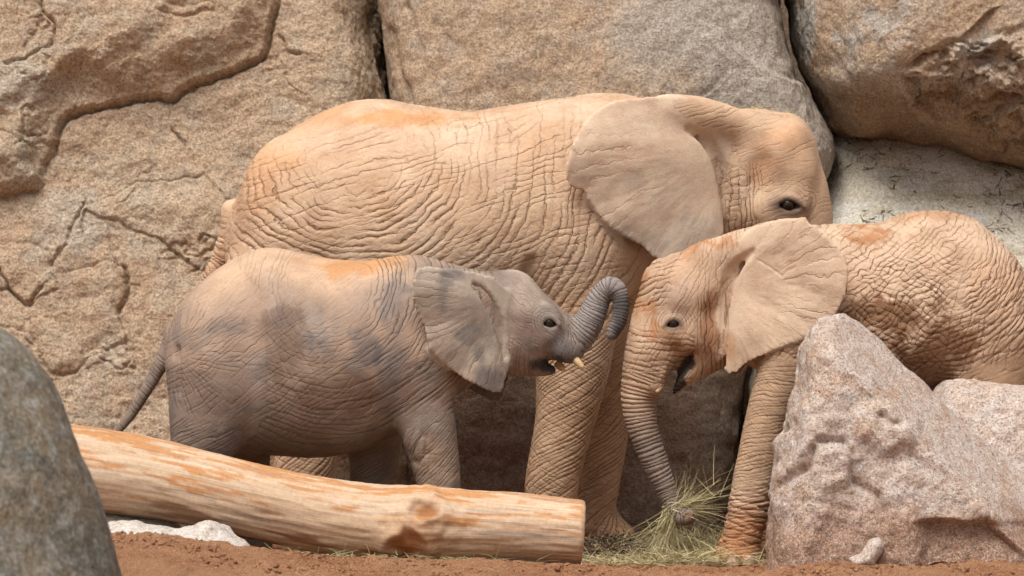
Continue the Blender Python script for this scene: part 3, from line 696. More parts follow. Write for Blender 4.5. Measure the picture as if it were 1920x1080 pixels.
    def limb(s, q, lab, sp, slope, strength, seed, depth, keep=.4, pf=5.0, tmin=0.0):
        st = s.w[lab] * strength * np.clip((s.t - tmin) / .08, 0, 1); ar = s.a * s.rad
        return s.fam(q, s.lab == lab, (s.t + slope * ar) / sp, ar * pf, st, seed, keep, 1.0, depth)
    def blob(s, x, y, a, b, soft=1.0, wob=.35, seed=0):
        """irregular patch mask around a pixel"""
        d = np.sqrt(((s.px - x) / a) ** 2 + ((s.py - y) / b) ** 2); m = np.nonzero(d < 3.2)[0]; out = np.zeros(len(d))
        if len(m): out[m] = sstep(1.0 + .35 * soft, 1.0 - .35 * soft, d[m] + 2.0 * wob * fbm(s.V[m] * 8, 5, seed + 300, .62))
        return out
def net(u, v, seed, width):
    f1, f2, _ = worley(np.stack([u, v], 1), seed, .95); return np.exp(-((f2 - f1) / width) ** 2)
def eyeball(parent, pos, r, mat_):
    n1, n2 = 16, 12; th = np.linspace(0, 2 * np.pi, n1, endpoint=False); ph = np.linspace(0, np.pi, n2 + 1)[1:-1]
    V = [[0, 0, 1]] + [[math.sin(p) * math.cos(a), math.sin(p) * math.sin(a), math.cos(p)] for p in ph for a in th] + [[0, 0, -1]]
    me = bpy.data.meshes.new('eye'); F = []
    for k in range(n1): F.append((0, 1 + k, 1 + (k + 1) % n1)); F.append((len(V) - 1, len(V) - 1 - n1 + (k + 1) % n1, len(V) - 1 - n1 + k))
    for j in range(len(ph) - 1):
        for k in range(n1): a = 1 + j * n1; F.append((a + k, a + n1 + k, a + n1 + (k + 1) % n1, a + (k + 1) % n1))
    me.from_pydata([tuple(np.array(v) * r + pos) for v in V], [], F); me.polygons.foreach_set('use_smooth', [True] * len(F))
    return obj('eye', me, mat_, parent, loc=pos)
def horn(name, parent, pts, mat_, n=12):
    """small tapered rounded solid through rows x y z r"""
    C = curve(pts, 6); V = []; F = []
    tg = np.gradient(C[:, :3], axis=0); tg /= np.linalg.norm(tg, axis=1)[:, None]
    for c, t_ in zip(C, tg):
        a = np.cross(t_, [0, 1, 0.1]); a /= np.linalg.norm(a); b = np.cross(t_, a)
        for k in range(n):
            w = 2 * math.pi * k / n; V.append(tuple(c[:3] + c[3] * (math.cos(w) * a + math.sin(w) * b)))
    m = len(C)
    for i in range(m - 1):
        for k in range(n): F.append((i * n + k, i * n + (k + 1) % n, (i + 1) * n + (k + 1) % n, (i + 1) * n + k))
    F.append(tuple(range(n - 1, -1, -1))); F.append(tuple((m - 1) * n + k for k in range(n)))
    me = bpy.data.meshes.new(name); me.from_pydata(V, [], F); me.polygons.foreach_set('use_smooth', [True] * len(F))
    return obj(name, me, mat_, parent, loc=C[0, :3])
m, t, p = mat('eye_wet'); p.inputs['Base Color'].default_value = (.018, .011, .007, 1); p.inputs['Roughness'].default_value = .12; M_EYE = m
m, t, p = mat('ivory'); tc = t.nodes.new('ShaderNodeTexCoord').outputs['Object']
t.links.new(ramp(t, noise(t, tc, 60, 4), [(.3, (.52, .33, .16)), (.7, (.70, .56, .37))]), p.inputs['Base Color']); p.inputs['Roughness'].default_value = .45; M_IVORY = m
m, t, p = mat('toenail'); tc = t.nodes.new('ShaderNodeTexCoord').outputs['Object']
t.links.new(ramp(t, noise(t, tc, 50, 5), [(.3, (.40, .24, .15)), (.7, (.56, .42, .31))]), p.inputs['Base Color']); p.inputs['Roughness'].default_value = .6; M_NAIL = m
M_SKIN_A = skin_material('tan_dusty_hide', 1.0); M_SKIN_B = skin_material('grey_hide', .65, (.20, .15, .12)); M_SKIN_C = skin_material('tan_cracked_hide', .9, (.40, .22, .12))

def paint(C, col, a):
    a = np.clip(a, 0, 1)[:, None]; return C * (1 - a) + np.array(col) * a
# ---------------- adult
def build_adult():
    B = Beast(.30, (340, 150, 1600, 1040), .86, .0135)
    B.torso([(428, 420, 520, .10), (445, 372, 590, .28), (490, 292, 640, .45), (560, 235, 655, .56), (650, 193, 660, .62), (720, 187, 662, .66), (800, 200, 660, .68), (880, 209, 655, .67), (960, 197, 640, .62), (1050, 184, 625, .55), (1140, 174, 600, .47), (1220, 187, 560, .38), (1300, 207, 500, .30), (1390, 222, 450, .26)], n=2.15)
    B.both(lambda g: B.ell(560, 430, g * .34, 105, .30, 170, 10, .14)); B.both(lambda g: B.ell(1060, 400, g * .36, 95, .24, 170, 8, .12))
    for g in (-1, 1):
        dx = 0 if g < 0 else 0
        if g < 0:
            B.chain([(1085, 470, -.30, 92), (1082, 600, -.31, 78), (1072, 700, -.31, 68), (1058, 795, -.31, 56), (1037, 890, -.31, 51), (1032, 955, -.31, 50), (1035, 992, -.31, 58)], .12, LEG)
            B.chain([(515, 560, -.30, 112), (545, 700, -.32, 80), (568, 800, -.32, 64), (573, 885, -.32, 60), (570, 960, -.32, 58), (575, 990, -.32, 64)], .12, LEG)
        else:
            B.chain([(1130, 480, .28, 90), (1122, 620, .30, 66), (1120, 720, .30, 58), (1128, 800, .30, 52), (1117, 900, .30, 46), (1110, 955, .30, 46), (1118, 995, .30, 52)], .12, LEG)
            B.ell(1136, 1000, .26, 56, .17, 26, 0, .05, LEG)
            B.chain([(530, 560, .30, 110), (520, 700, .32, 78), (515, 800, .32, 60), (510, 985, .32, 60)], .12, LEG)
    # head and trunk
    B.ell(1425, 300, 0, 98, .29, 92, 0, .06, HEAD); B.ell(1475, 270, 0, 44, .24, 56, -10, .06, HEAD); B.ell(1400, 262, 0, 70, .25, 54, 0, .06, HEAD)
    B.ell(1425, 395, 0, 85, .28, 80, 0, .06, HEAD); B.both(lambda g: B.ell(1490, 330, g * .15, 34, .10, 50, -15, .06, HEAD))
    B.chain([(1458, 300, 0, 74), (1488, 370, 0, 68), (1501, 430, 0, 61), (1508, 500, 0, 53), (1512, 600, 0, 44), (1508, 720, 0, 36), (1495, 850, 0, 28), (1480, 950, 0, 22)], .06, TRUNK, sy=1.1)
    B.chain([(1400, 450, 0, 55), (1440, 510, 0, 34), (1458, 535, 0, 18)], .06, HEAD)
    B.both(lambda g: B.ell(1428, 318, g * .31, 26, .05, 34, 0, .05, HEAD, True))
    poly = [(1190, 184), (1240, 179), (1300, 187), (1350, 205), (1372, 240), (1378, 290), (1376, 350), (1372, 400), (1362, 440), (1320, 470), (1270, 490), (1235, 488), (1218, 478), (1205, 463), (1180, 449), (1150, 431), (1130, 413), (1112, 392), (1098, 374), (1094, 361), (1078, 359), (1065, 352), (1058, 336), (1060, 310), (1069, 280), (1084, 246), (1102, 220), (1130, 201), (1160, 188)]
    for g in (-1, 1): B.ear(poly, 1372, 1060, .245, .66, g, wave=.034, k=.06, seed=1.0)
    B.both(lambda g: B.chain([(1255, 200, g * .37, 20), (1310, 212, g * .32, 26), (1360, 228, g * .24, 30), (1400, 240, g * .18, 30)], .07, HEAD))
    for g in (-1, 1):
        pass
    B.both(lambda g: B.chain([(1310, 265, g * .20, 34), (1340, 300, g * .16, 36), (1355, 350, g * .14, 36), (1360, 410, g * .13, 36)], .04, HEAD))
    B.groove([(1290, 243, 6), (1318, 258, 11), (1340, 282, 15), (1352, 315, 14), (1360, 360, 12), (1366, 405, 11), (1364, 430, 11)], .02, .1)
    B.lid(1478, 383, 31, 16, 5.0)
    B.chain([(436, 395, 0, 22), (428, 440, 0, 19), (410, 490, 0, 17), (388, 530, 0, 15), (370, 590, 0, 12), (360, 640, 0, 9)], .03, TAIL)
    for g in (-1, 1):
        pass
    B.groove([(994, 490, 7), (988, 530, 11), (990, 575, 11), (1000, 620, 8)], .04, .2)
    B.finish(); V, px, py = B.V, B.px, B.py
    # skin relief
    sm = py - 640 + 50 * fbm(V * 3, 3, 198); up = (B.lab == LEG) & (sm < 0); fade = np.where(B.lab == LEG, .15 + .85 * sstep(0, 32, np.abs(sm)), 1.0); bodym = (B.lab == TORSO) | up; wt = (B.w[TORSO] + B.w[LEG] * sstep(700, 600, py)) * fade
    dx = (px - 670) / 1.15; dy = py - 300; r = np.hypot(dx, dy); th = np.arctan2(dx, dy)
    rw = r + 26 * fbm(V * 1.5, 2, 201)
    mk = sstep(25, 130, r) * (.30 + .8 * sstep(270, 400, py)) * sstep(2.9, 1.9, np.abs(th)); patchy = sstep(-.35, .25, fbm(V * 1.8, 2, 207))
    rw = rw + 7 * fbm(V * 5, 2, 203); d = B.fam(0, bodym, rw / 14, th * 2.0, wt * mk * (.35 + .75 * patchy), 211, .44, 1.5, .0058)
    d += B.fam(1, bodym, (px * .30 + py * .95 + 18 * fbm(V * 2, 2, 209)) / 11.5, (px * .95 - py * .3) / 90, wt * (.35 + .55 * sstep(.1, -.3, fbm(V * 1.6, 2, 208))), 213, .56, 1.0, .0030)
    d += -.0022 * wt * net(px / 12 + py / 30, py / 12 - px / 30, 215, .12)
    lowleg = (B.lab == LEG) & ~up; keepU = B.U.copy()
    d += B.limb(0, LEG, .026, -.75, fade, 221, .0050, .36, 4.0, .2) * ~bodym + B.limb(1, LEG, .017, .35, .8 * fade, 222, .0028, .5, 7.0, .2) * ~bodym
    B.U[bodym] = keepU[bodym]
    d += B.limb(0, TRUNK, .030, 0, .8, 223, .006) * sstep(400, 450, py) + B.limb(0, TAIL, .026, .2, 1.0, 225, .006) + B.limb(1, TAIL, .014, -.4, .8, 226, .003)
    hm = (B.lab == HEAD) | ((B.lab == TRUNK) & (py < 470)); hd = B.w[HEAD] + B.w[TRUNK] * sstep(480, 440, py)
    B.U[hm] = 0
    d += B.fam(0, hm, (px + 10 * fbm(V * 4, 2, 227)) / 9.5, py / 60, hd * sstep(1455, 1400, px) * sstep(290, 350, py), 227, .34, 1.0, .0050)
    d += B.fam(1, hm, (py + .35 * px + 8 * fbm(V * 4, 2, 228)) / 9, px / 50, hd * (.35 + .4 * sstep(1400, 1350, px)), 229, .5, 1.0, .0025)
    er = np.hypot((px - 1478) / 1.3, py - 384); eb = np.exp(-((er - 34) / 16) ** 2) * hd
    mm = hm & (eb > .3); B.U[mm, 0] = er[mm] / 6.5 + 1.2 * perlin(V[mm] * 12, 7); B.U[mm, 1] = .45 * eb[mm] * sstep(-.2, .2, perlin(V[mm] * 8, 5))
    ear = B.w[EAR]; ag = np.arctan2(py - 280, 1380 - px); rr = np.hypot(px - 1380, py - 280)
    d += ear * .010 * fbm(np.stack([ag * 3.2, rr / 170, 0 * ag], 1), 4, 231) * sstep(60, 220, rr)
    d += B.fam(0, B.lab == EAR, ag * 9, rr / 120, ear * .32 * sstep(130, 260, rr), 233, .6, 1.0, .0025)
    d += .004 * fbm(V * 7, 3, 235) * (1 - ear)
    set_co(B.me, V + B.N * d[:, None])
    # colour of the hide and of the dust on it
    n1, n2 = fbm(V * 3, 4, 241), fbm(V * 14, 4, 242)
    C = np.tile([.56, .385, .26], (len(V), 1)); C = paint(C, (.62, .46, .335), .8 * sstep(-.1, .5, n1)); C = paint(C, (.52, .325, .20), .6 * sstep(.05, .45, -n1 + .3 * n2))
    C = paint(C, (.55, .27, .11), .75 * B.blob(760, 222, 90, 14, 1.5, .4, 1) + .5 * B.blob(480, 290, 60, 90, 2, .5, 2) * wt + .5 * B.blob(560, 215, 90, 25, 2, .5, 3))
    C = paint(C, (.66, .50, .375), .85 * ear); C = paint(C, (.50, .42, .345), ear * .6 * sstep(.0, .4, fbm(V * 5, 4, 243) + .5 * sstep(390, 460, py) - .2))
    C = paint(C, (.55, .29, .15), .55 * B.blob(1430, 320, 30, 36, 1.6, .3, 5) * hd + .5 * B.blob(1465, 255, 30, 24, 1.6, .4, 6) * hd)
    C = paint(C, (.24, .16, .12), .6 * B.blob(1478, 388, 44, 30, 1.6, .25, 7) * hd); C = paint(C, (.085, .055, .042), .92 * np.exp(-(((px - 1478) / 34) ** 2 + ((py - 385) / 17) ** 2) ** 2) * hd); C = paint(C, (.30, .22, .17), .5 * np.exp(-(((px - 1350) / 14) ** 2 + ((py - 300) / 50) ** 2)) )
    C = paint(C, (.50, .32, .20), .7 * B.w[LEG] * sstep(600, 750, py)); C = paint(C, (.42, .19, .085), .7 * sstep(960, 1010, py + 25 * n1) * B.w[LEG])
    set_col(B.me, 'col', C); set_col(B.me, 'flow', B.U)
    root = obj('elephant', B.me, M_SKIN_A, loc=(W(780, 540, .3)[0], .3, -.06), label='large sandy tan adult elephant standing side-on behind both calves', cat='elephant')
    for q, sg in ((B.eye, -1), (B.eye_far, 1)): eyeball(root, B.p(q[0], q[1] + 1, q[2]) + np.array([0, -sg * .026, 0]), .042, M_EYE)
    return B
ADULT = build_adult()

# ---------------- grey calf
def build_grey_calf():
    B = Beast(-1.15, (190, 440, 1200, 1070), .62, .0108)
    B.torso([(318, 612, 690, .09), (345, 570, 760, .21), (400, 510, 825, .33), (470, 471, 848, .40), (520, 465, 854, .43), (600, 482, 858, .45), (680, 489, 842, .44), (740, 480, 812, .39), (790, 479, 785, .33), (860, 498, 740, .26), (930, 515, 690, .2)], n=2.15)
    B.both(lambda g: B.ell(405, 660, g * .20, 85, .22, 120, 5, .12)); B.both(lambda g: B.ell(765, 640, g * .20, 75, .20, 115, 0, .10))
    B.chain([(780, 680, -.20, 74), (792, 750, -.21, 58), (808, 830, -.21, 50), (822, 900, -.21, 42), (828, 970, -.21, 39), (832, 1025, -.21, 44)], .09, LEG)
    B.chain([(740, 690, .19, 70), (712, 780, .20, 52), (702, 860, .20, 47), (700, 960, .20, 42), (700, 1020, .20, 46)], .09, LEG)
    B.chain([(400, 700, -.20, 84), (388, 790, -.22, 70), (374, 870, -.22, 52), (366, 950, -.22, 43), (368, 1025, -.22, 47)], .09, LEG)
    B.chain([(420, 720, .20, 80), (450, 830, .22, 56), (462, 930, .22, 44), (465, 1018, .22, 46)], .09, LEG)
    # head
    B.ell(948, 600, 0, 78, .205, 92, 0, .05, HEAD); B.ell(962, 556, 0, 40, .15, 46, -20, .05, HEAD); B.ell(965, 650, 0, 70, .17, 50, 0, .05, HEAD)
    B.chain([(985, 600, 0, 62), (1032, 622, 0, 48), (1072, 632, 0, 38), (1096, 615, -.01, 31), (1112, 588, -.02, 26), (1126, 556, -.03, 22), (1145, 537, -.05, 19.5), (1161, 549, -.06, 17), (1165, 576, -.07, 16), (1159, 604, -.08, 15.5), (1148, 625, -.08, 13)], .035, TRUNK, sy=1.12, n=7)
    B.ell(1058, 650, 0, 36, .13, 26, -25, .04, HEAD); B.both(lambda g: B.ell(1060, 660, g * .085, 26, .045, 20, -30, .03, HEAD))
    B.chain([(930, 640, 0, 56), (975, 678, 0, 26), (1015, 692, 0, 14), (1034, 694, 0, 9)], .03, HEAD, sy=1.6)
    for g in (-1, 1): B.chain([(x, y, g * dy, r) for x, y, dy, r in ((1000, 664, .17, 7), (1018, 672, .12, 11), (1040, 686, .07, 9), (1052, 690, .02, 8))], .02, HEAD, True, n=4)
    poly = [(783, 504), (800, 501), (850, 503), (893, 510), (925, 520), (952, 545), (960, 585), (958, 650), (953, 695), (941, 737), (926, 740), (900, 728), (870, 711), (845, 692), (825, 674), (808, 656), (802, 636), (796, 612), (784, 585), (776, 560), (775, 540), (778, 520)]
    B.ear(poly, 955, 776, .175, .46, -1, .0105, .017, wave=.024, k=.04, seed=2.0, curl=.05); B.ear(poly, 955, 776, .175, .42, 1, .0105, .017, wave=.016, k=.04, seed=2.0, drop=14, curl=.1)
    for g in (-1, 1):
        pass
    B.both(lambda g: B.chain([(890, 545, g * .11, 30), (915, 570, g * .10, 32), (930, 610, g * .09, 34), (940, 650, g * .08, 34)], .03, HEAD))
    B.groove([(890, 536, 6), (906, 550, 11), (921, 572, 13), (933, 602, 12), (943, 640, 10), (949, 668, 8)], .012, .0)
    B.lid(1030, 605, 19, 14, 3.8)
    B.chain([(330, 625, 0, 22), (318, 652, 0, 18), (298, 690, 0, 14), (272, 735, 0, 12), (245, 778, 0, 10), (218, 812, 0, 8)], .025, TAIL)
    B.groove([(331, 655, 8), (334, 700, 8), (333, 735, 7)], .02, .2)
    B.finish(); V, px, py = B.V, B.px, B.py
    sm = py - 790 + 50 * fbm(V * 4, 3, 398); up = (B.lab == LEG) & (sm < 0); fade = np.where(B.lab == LEG, .15 + .85 * sstep(0, 28, np.abs(sm)), 1.0); bodym = (B.lab == TORSO) | up; wt = (B.w[TORSO] + B.w[LEG] * sstep(840, 760, py)) * fade
    dx = px - 620; dy = (py - 540); r = np.hypot(dx, dy); th = np.arctan2(dx, dy); rw = r + 14 * fbm(V * 2.5, 2, 401)
    sh = sstep(660, 730, px); hip = sstep(520, 430, px) * sstep(560, 640, py)
    st = wt * sstep(40, 110, r) * (.28 + .7 * sh + .35 * sstep(680, 760, py))
    hx, hy = px - 325, py - 660; hr = np.hypot(hx, hy); ha = np.arctan2(hy, hx); hm_ = bodym & (px < 500) & (hr < 210 + 40 * fbm(V * 4, 2, 403))
    d = B.fam(0, bodym & ~hm_, rw / 9.5, th * 1.8, st, 411, .42, 1.4, .0032)
    d += B.fam(0, hm_, ha * 11 + .01 * hr, hr / 60, wt * .8 * sstep(200, 60, hr) * sstep(12, 40, hr) * (.4 + .6 * sstep(-.3, .3, fbm(V * 5, 2, 404))), 413, .42, 1.0, .0038)
    d += B.fam(1, bodym, (py * .8 + px * .55 + 14 * fbm(V * 3, 2, 402)) / 7.5, (px * .8 - py * .55) / 60, wt * (.30 + .4 * sstep(560, 660, py)), 415, .5, 1.0, .0016)
    dl = np.exp(-(((px - 560) / 60) ** 2 + ((py - 690) / 110) ** 2)); d += -.004 * wt * dl * net((px - .45 * py) / 17, py / 90, 416, .11)
    keepU = B.U.copy(); d += (B.limb(0, LEG, .017, -.6, .9 * fade, 421, .0028, .4, 6.0, .1) + B.limb(1, LEG, .011, .3, .6 * fade, 422, .0014, .5, 9.0, .1)) * ~bodym; B.U[bodym] = keepU[bodym]
    kn = (B.lab == LEG) * np.exp(-(((px - 785) / 26) ** 2 + ((py - 850) / 38) ** 2)); d += -.010 * kn * net((px + .35 * py) / 16, py / 50, 424, .2)
    d += B.limb(0, TAIL, .018, .2, .8, 425, .003)
    tm = B.w[TRUNK] * sstep(1060, 1100, px); d += B.limb(0, TRUNK, .0150, 0, 1.1, 423, .0042, .15, 3.0) * sstep(1050, 1090, px); B.U[(B.lab == TRUNK) & (px < 1065), :] = 0
    hm = (B.lab == HEAD) | ((B.lab == TRUNK) & (px < 1065)); hd = B.w[HEAD] + B.w[TRUNK] * sstep(1085, 1050, px); B.U[B.lab == HEAD] = 0
    d += B.fam(1, hm, (px * .6 - py * .8 + 8 * fbm(V * 6, 2, 428)) / 6.5, (px + py) / 50, hd * .5, 429, .5, 1.0, .0016) + B.fam(0, hm, (px + .2 * py + 8 * fbm(V * 6, 2, 427)) / 7, py / 45, hd * .5 * sstep(640, 600, px * 0 + 620 - (py - 640)), 430, .5, 1.0, .0016)
    er = np.hypot((px - 1030) / 1.1, py - 604); eb = np.exp(-((er - 22) / 11) ** 2) * hd; mm = hm & (eb > .3); B.U[mm, 0] = er[mm] / 5 + 1.0 * perlin(V[mm] * 15, 7); B.U[mm, 1] = .45 * eb[mm] * sstep(-.2, .2, perlin(V[mm] * 8, 5))
    ear = B.w[EAR]; ag = np.arctan2(py - 560, 955 - px); rr = np.hypot(px - 955, py - 560)
    d += ear * .008 * fbm(np.stack([ag * 3.6, rr / 120, 0 * ag], 1), 4, 431) * sstep(40, 130, rr)
    d += B.fam(0, B.lab == EAR, ag * 10, rr / 80, ear * .35 * sstep(80, 150, rr), 433, .5, 1.0, .0018) + .003 * fbm(V * 8, 3, 435) * (1 - ear)
    set_co(B.me, V + B.N * d[:, None])
    n1, n2, n3 = fbm(V * 3.4, 4, 441), fbm(V * 14, 4, 442), fbm(V * 6, 4, 443)
    C = np.tile([.245, .185, .15], (len(V), 1)); C = paint(C, (.31, .265, .235), .8 * sstep(0, .45, n1)); C = paint(C, (.165, .14, .13), .6 * sstep(.08, .4, n3 + .2 * n2 - .05))
    top = np.interp(px, [318, 345, 400, 470, 520, 600, 680, 740, 800, 860, 930], [612, 570, 510, 471, 465, 482, 489, 480, 480, 498, 515])
    dust = sstep(150, 10, py - top + 50 * n1 + 15 * n2) * sstep(300, 420, px + 20 * n1) * sstep(800, 740, px) * (B.w[TORSO] + B.w[LEG])
    C = paint(C, (.55, .375, .255), .92 * dust); C = paint(C, (.53, .27, .12), .9 * B.blob(665, 493, 85, 22, 1.3, .5, 11) * B.w[TORSO])
    C = paint(C, (.38, .27, .20), .75 * B.w[TORSO] * sstep(790, 640, py) * sstep(.35, -.2, n3) * (1 - dust))
    C = paint(C, (.16, .10, .07), .6 * B.blob(530, 640, 40, 50, 1.2, .5, 13) + .7 * B.blob(640, 740, 60, 45, 1.2, .5, 14) * wt); C = paint(C, (.36, .25, .18), .7 * B.w[LEG] * sstep(.3, -.2, n1) * sstep(700, 760, px) * sstep(680, 740, py))
    C = paint(C, (.155, .135, .13), .6 * B.blob(740, 560, 24, 70, 1.5, .5, 15) * wt + .75 * B.blob(690, 660, 30, 50, 1.5, .5, 16) * wt + .6 * B.blob(735, 720, 25, 70, 1.5, .5, 17) * wt)
    C = paint(C, (.40, .34, .29), .8 * ear); C = paint(C, (.50, .42, .345), ear * .8 * sstep(-.1, .4, n1 + .2)); C = paint(C, (.19, .175, .17), ear * .7 * sstep(-.15, .2, fbm(V * 5, 3, 447) + .9 * sstep(650, 740, py) - .3))
    C = paint(C, (.36, .28, .235), .8 * hd * sstep(.3, -.25, n3)); C = paint(C, (.44, .36, .30), .7 * hd * B.blob(985, 548, 34, 42, 1.5, .4, 19)); C = paint(C, (.20, .15, .13), .6 * hd * B.blob(925, 522, 40, 20, 1.2, .4, 18))
    C = paint(C, (.10, .095, .10), .75 * hd * B.blob(1062, 650, 32, 28, 1.6, .4, 20) + .85 * np.exp(-(((px - 1030) / 17) ** 2 + ((py - 605) / 17) ** 2)) * hd); C = paint(C, (.025, .022, .022), .95 * B.blob(1030, 684, 30, 15, 1.3, .4, 21) * hd)
    C = paint(C, (.27, .245, .24), .8 * tm); C = paint(C, (.055, .053, .056), tm * sstep(1130, 1160, px) * sstep(530, 570, py) * .9)
    set_col(B.me, 'col', C); set_col(B.me, 'flow', B.U)
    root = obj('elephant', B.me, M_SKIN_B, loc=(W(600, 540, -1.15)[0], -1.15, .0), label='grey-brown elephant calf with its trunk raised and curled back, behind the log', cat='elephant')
    for q, sg in ((B.eye, -1), (B.eye_far, 1)): eyeball(root, B.p(q[0], q[1], q[2]) + np.array([0, -sg * .017, 0]), .028, M_EYE)
    for a, dy in (((1068, 662, 1094, 691), -.085), ((1044, 680, 1058, 694), .05)):
        r0 = 7.5 / B.s; p0, p1 = B.p(a[0], a[1], dy), B.p(a[2], a[3], dy - .02)
        horn('tusk', root, [(*p0, r0), (*((p0 + p1) / 2), r0 * .95), (*(p0 * .12 + p1 * .88), r0 * .72), (*p1, r0 * .3)], M_IVORY)
    return B
GREY = build_grey_calf()

# ---------------- tan calf
def build_tan_calf():
    B = Beast(-1.20, (1140, 370, 1985, 1085), .66, .0108)
    B.torso([(1340, 470, 640, .14), (1400, 445, 685, .22), (1480, 424, 715, .30), (1560, 420, 735, .37), (1640, 418, 745, .42), (1690, 401, 748, .44), (1740, 394, 750, .45), (1790, 399, 752, .45), (1835, 418, 752, .43), (1885, 470, 748, .37), (1930, 550, 720, .26), (1955, 630, 690, .10)], n=2.15)
    B.both(lambda g: B.ell(1850, 600, g * .22, 80, .22, 125, -8, .12)); B.both(lambda g: B.ell(1535, 580, g * .24, 70, .17, 120, 0, .10))
    B.chain([(1510, 610, -.20, 72), (1475, 690, -.22, 54), (1446, 765, -.23, 44), (1424, 850, -.24, 40), (1408, 935, -.24, 41), (1394, 1000, -.24, 39), (1386, 1035, -.24, 43)], .09, LEG)
    B.ell(1378, 1048, -.26, 44, .11, 20, 0, .04, LEG)
    B.chain([(1510, 610, .20, 68), (1490, 720, .21, 48), (1462, 850, .21, 42), (1450, 950, .21, 40), (1448, 1020, .21, 44)], .09, LEG)
    B.chain([(1860, 640, -.2, 86), (1850, 760, -.22, 66), (1862, 870, -.22, 48), (1872, 960, -.22, 43), (1868, 1040, -.22, 46)], .09, LEG)
    B.chain([(1870, 640, .2, 86), (1890, 760, .22, 66), (1900, 870, .22, 48), (1905, 960, .22, 43), (1900, 1015, .22, 46)], .09, LEG)
    # head
    B.ell(1300, 545, 0, 96, .22, 74, 18, .05, HEAD); B.ell(1345, 520, 0, 80, .21, 74, 20, .05, HEAD); B.ell(1255, 525, 0, 48, .17, 42, 20, .05, HEAD); B.ell(1308, 620, 0, 66, .20, 66, 0, .05, HEAD)
    B.chain([(1256, 530, 0, 48), (1240, 590, 0, 54), (1226, 650, 0, 54), (1212, 700, 0, 46), (1198, 745, 0, 34.5), (1202, 790, 0, 31), (1214, 830, 0, 28), (1230, 872, 0, 25), (1248, 915, 0, 21), (1262, 948, -.02, 18), (1275, 968, -.06, 18), (1290, 968, -.09, 17)], .03, TRUNK, sy=1.15, n=7)
    B.ell(1236, 700, 0, 26, .13, 34, -15, .04, HEAD); B.both(lambda g: B.ell(1225, 722, g * .085, 15, .04, 18, 20, .025, HEAD))
    B.chain([(1350, 640, 0, 48), (1318, 676, 0, 30), (1288, 702, 0, 20), (1268, 722, 0, 13), (1262, 730, 0, 9)], .03, HEAD, sy=1.7)
    for g in (-1, 1): B.chain([(x, y, g * dy, r) for x, y, dy, r in ((1302, 662, .20, 6), (1286, 672, .17, 11), (1270, 690, .12, 13), (1256, 714, .08, 12), (1246, 735, 0, 9))], .02, HEAD, True, n=4)
    poly = [(1420, 424), (1460, 412), (1490, 411), (1506, 407), (1514, 419), (1535, 434), (1562, 461), (1580, 486), (1584, 520), (1576, 560), (1562, 592), (1546, 610), (1528, 620), (1524, 630), (1518, 622), (1490, 636), (1450, 656), (1420, 673), (1400, 683), (1386, 700), (1370, 704), (1358, 692), (1352, 660), (1350, 620), (1350, 570), (1352, 530), (1362, 490), (1385, 455)]
    B.ear(poly, 1355, 1584, .185, .50, -1, .0105, .017, wave=.034, k=.045, seed=3.2, curl=.0); B.ear(poly, 1355, 1584, .185, .46, 1, .0105, .017, wave=.018, k=.045, seed=3.0)
    B.both(lambda g: B.chain([(1340, 482, g * .14, 34), (1390, 458, g * .19, 28), (1440, 440, g * .25, 20)], .06, HEAD))
    for g in (-1, 1):
        pass
    B.both(lambda g: B.chain([(1400, 485, g * .13, 30), (1380, 515, g * .11, 34), (1368, 560, g * .095, 34), (1362, 620, g * .09, 34)], .03, HEAD))
    B.groove([(1410, 472, 6), (1390, 489, 10), (1373, 510, 14), (1363, 540, 13), (1358, 575, 11), (1355, 615, 10), (1353, 650, 10), (1351, 680, 10)], .012, .1)
    B.groove([(1300, 664, 6), (1285, 674, 10), (1268, 695, 12), (1256, 716, 12), (1249, 735, 10)], .012, -.25)
    tusk_y = {g: B.surf(1236, 722, g) for g in (-1, 1)}
    B.lid(1263, 606, 19, 13, 3.8, -1)
    B.finish(); V, px, py = B.V, B.px, B.py
    sm = py - 690 + 50 * fbm(V * 4, 3, 498); up = (B.lab == LEG) & (sm < 0); fade = np.where(B.lab == LEG, .15 + .85 * sstep(0, 28, np.abs(sm)), 1.0); bodym = (B.lab == TORSO) | up; wt = (B.w[TORSO] + B.w[LEG] * sstep(740, 660, py)) * fade
    amp = .5 + .6 * sstep(440, 560, py); wb = 16 * fbm(V * 3, 2, 501); r = np.hypot(px - 1750, py - 455); th = np.arctan2(px - 1750, py - 455); sx_ = px - 1790 + 2.2 * wb + .25 * (py - 560); hip = bodym & (sx_ > 0); bod = bodym & ~hip; amp = amp * (.25 + .75 * sstep(0, 26, np.abs(sx_)))
    d = B.fam(0, bod, (py + .85 * px + wb) / 15, (px - py) / 60, wt * amp, 511, .40, 1.0, .0034) + B.fam(1, bod, (py - .62 * px + wb) / 14, (px + py) / 55, wt * amp, 513, .40, 1.0, .0034)
    d += B.fam(0, hip, (r + wb) / 9.5, th * 2.5, wt * amp, 515, .34, 1.2, .0046) + B.fam(1, hip, (py * .4 + px + wb) / 13, py / 50, wt * amp * .8, 516, .42, 1.0, .0030)
    d += -.0045 * wt * sstep(470, 520, py) * net((py + .30 * px + wb) / 30, px / 140, 517, .08) - .002 * wt * net(px / 8 - py / 30, py / 9, 518, .12)
    keepU = B.U.copy(); d += (B.limb(0, LEG, .017, -.35, .9 * fade, 521, .0030, .36, 6.0, .1) + B.limb(1, LEG, .011, .45, .7 * fade, 522, .0016, .45, 9.0, .1)) * ~bodym; B.U[bodym] = keepU[bodym]
    an = (B.lab == LEG) * sstep(890, 950, py) * sstep(1040, 1015, py); d += -.009 * an * net((B.t + .012 * fbm(V * 10, 2, 525)) / .028, B.a * B.rad / .16, 524, .2)
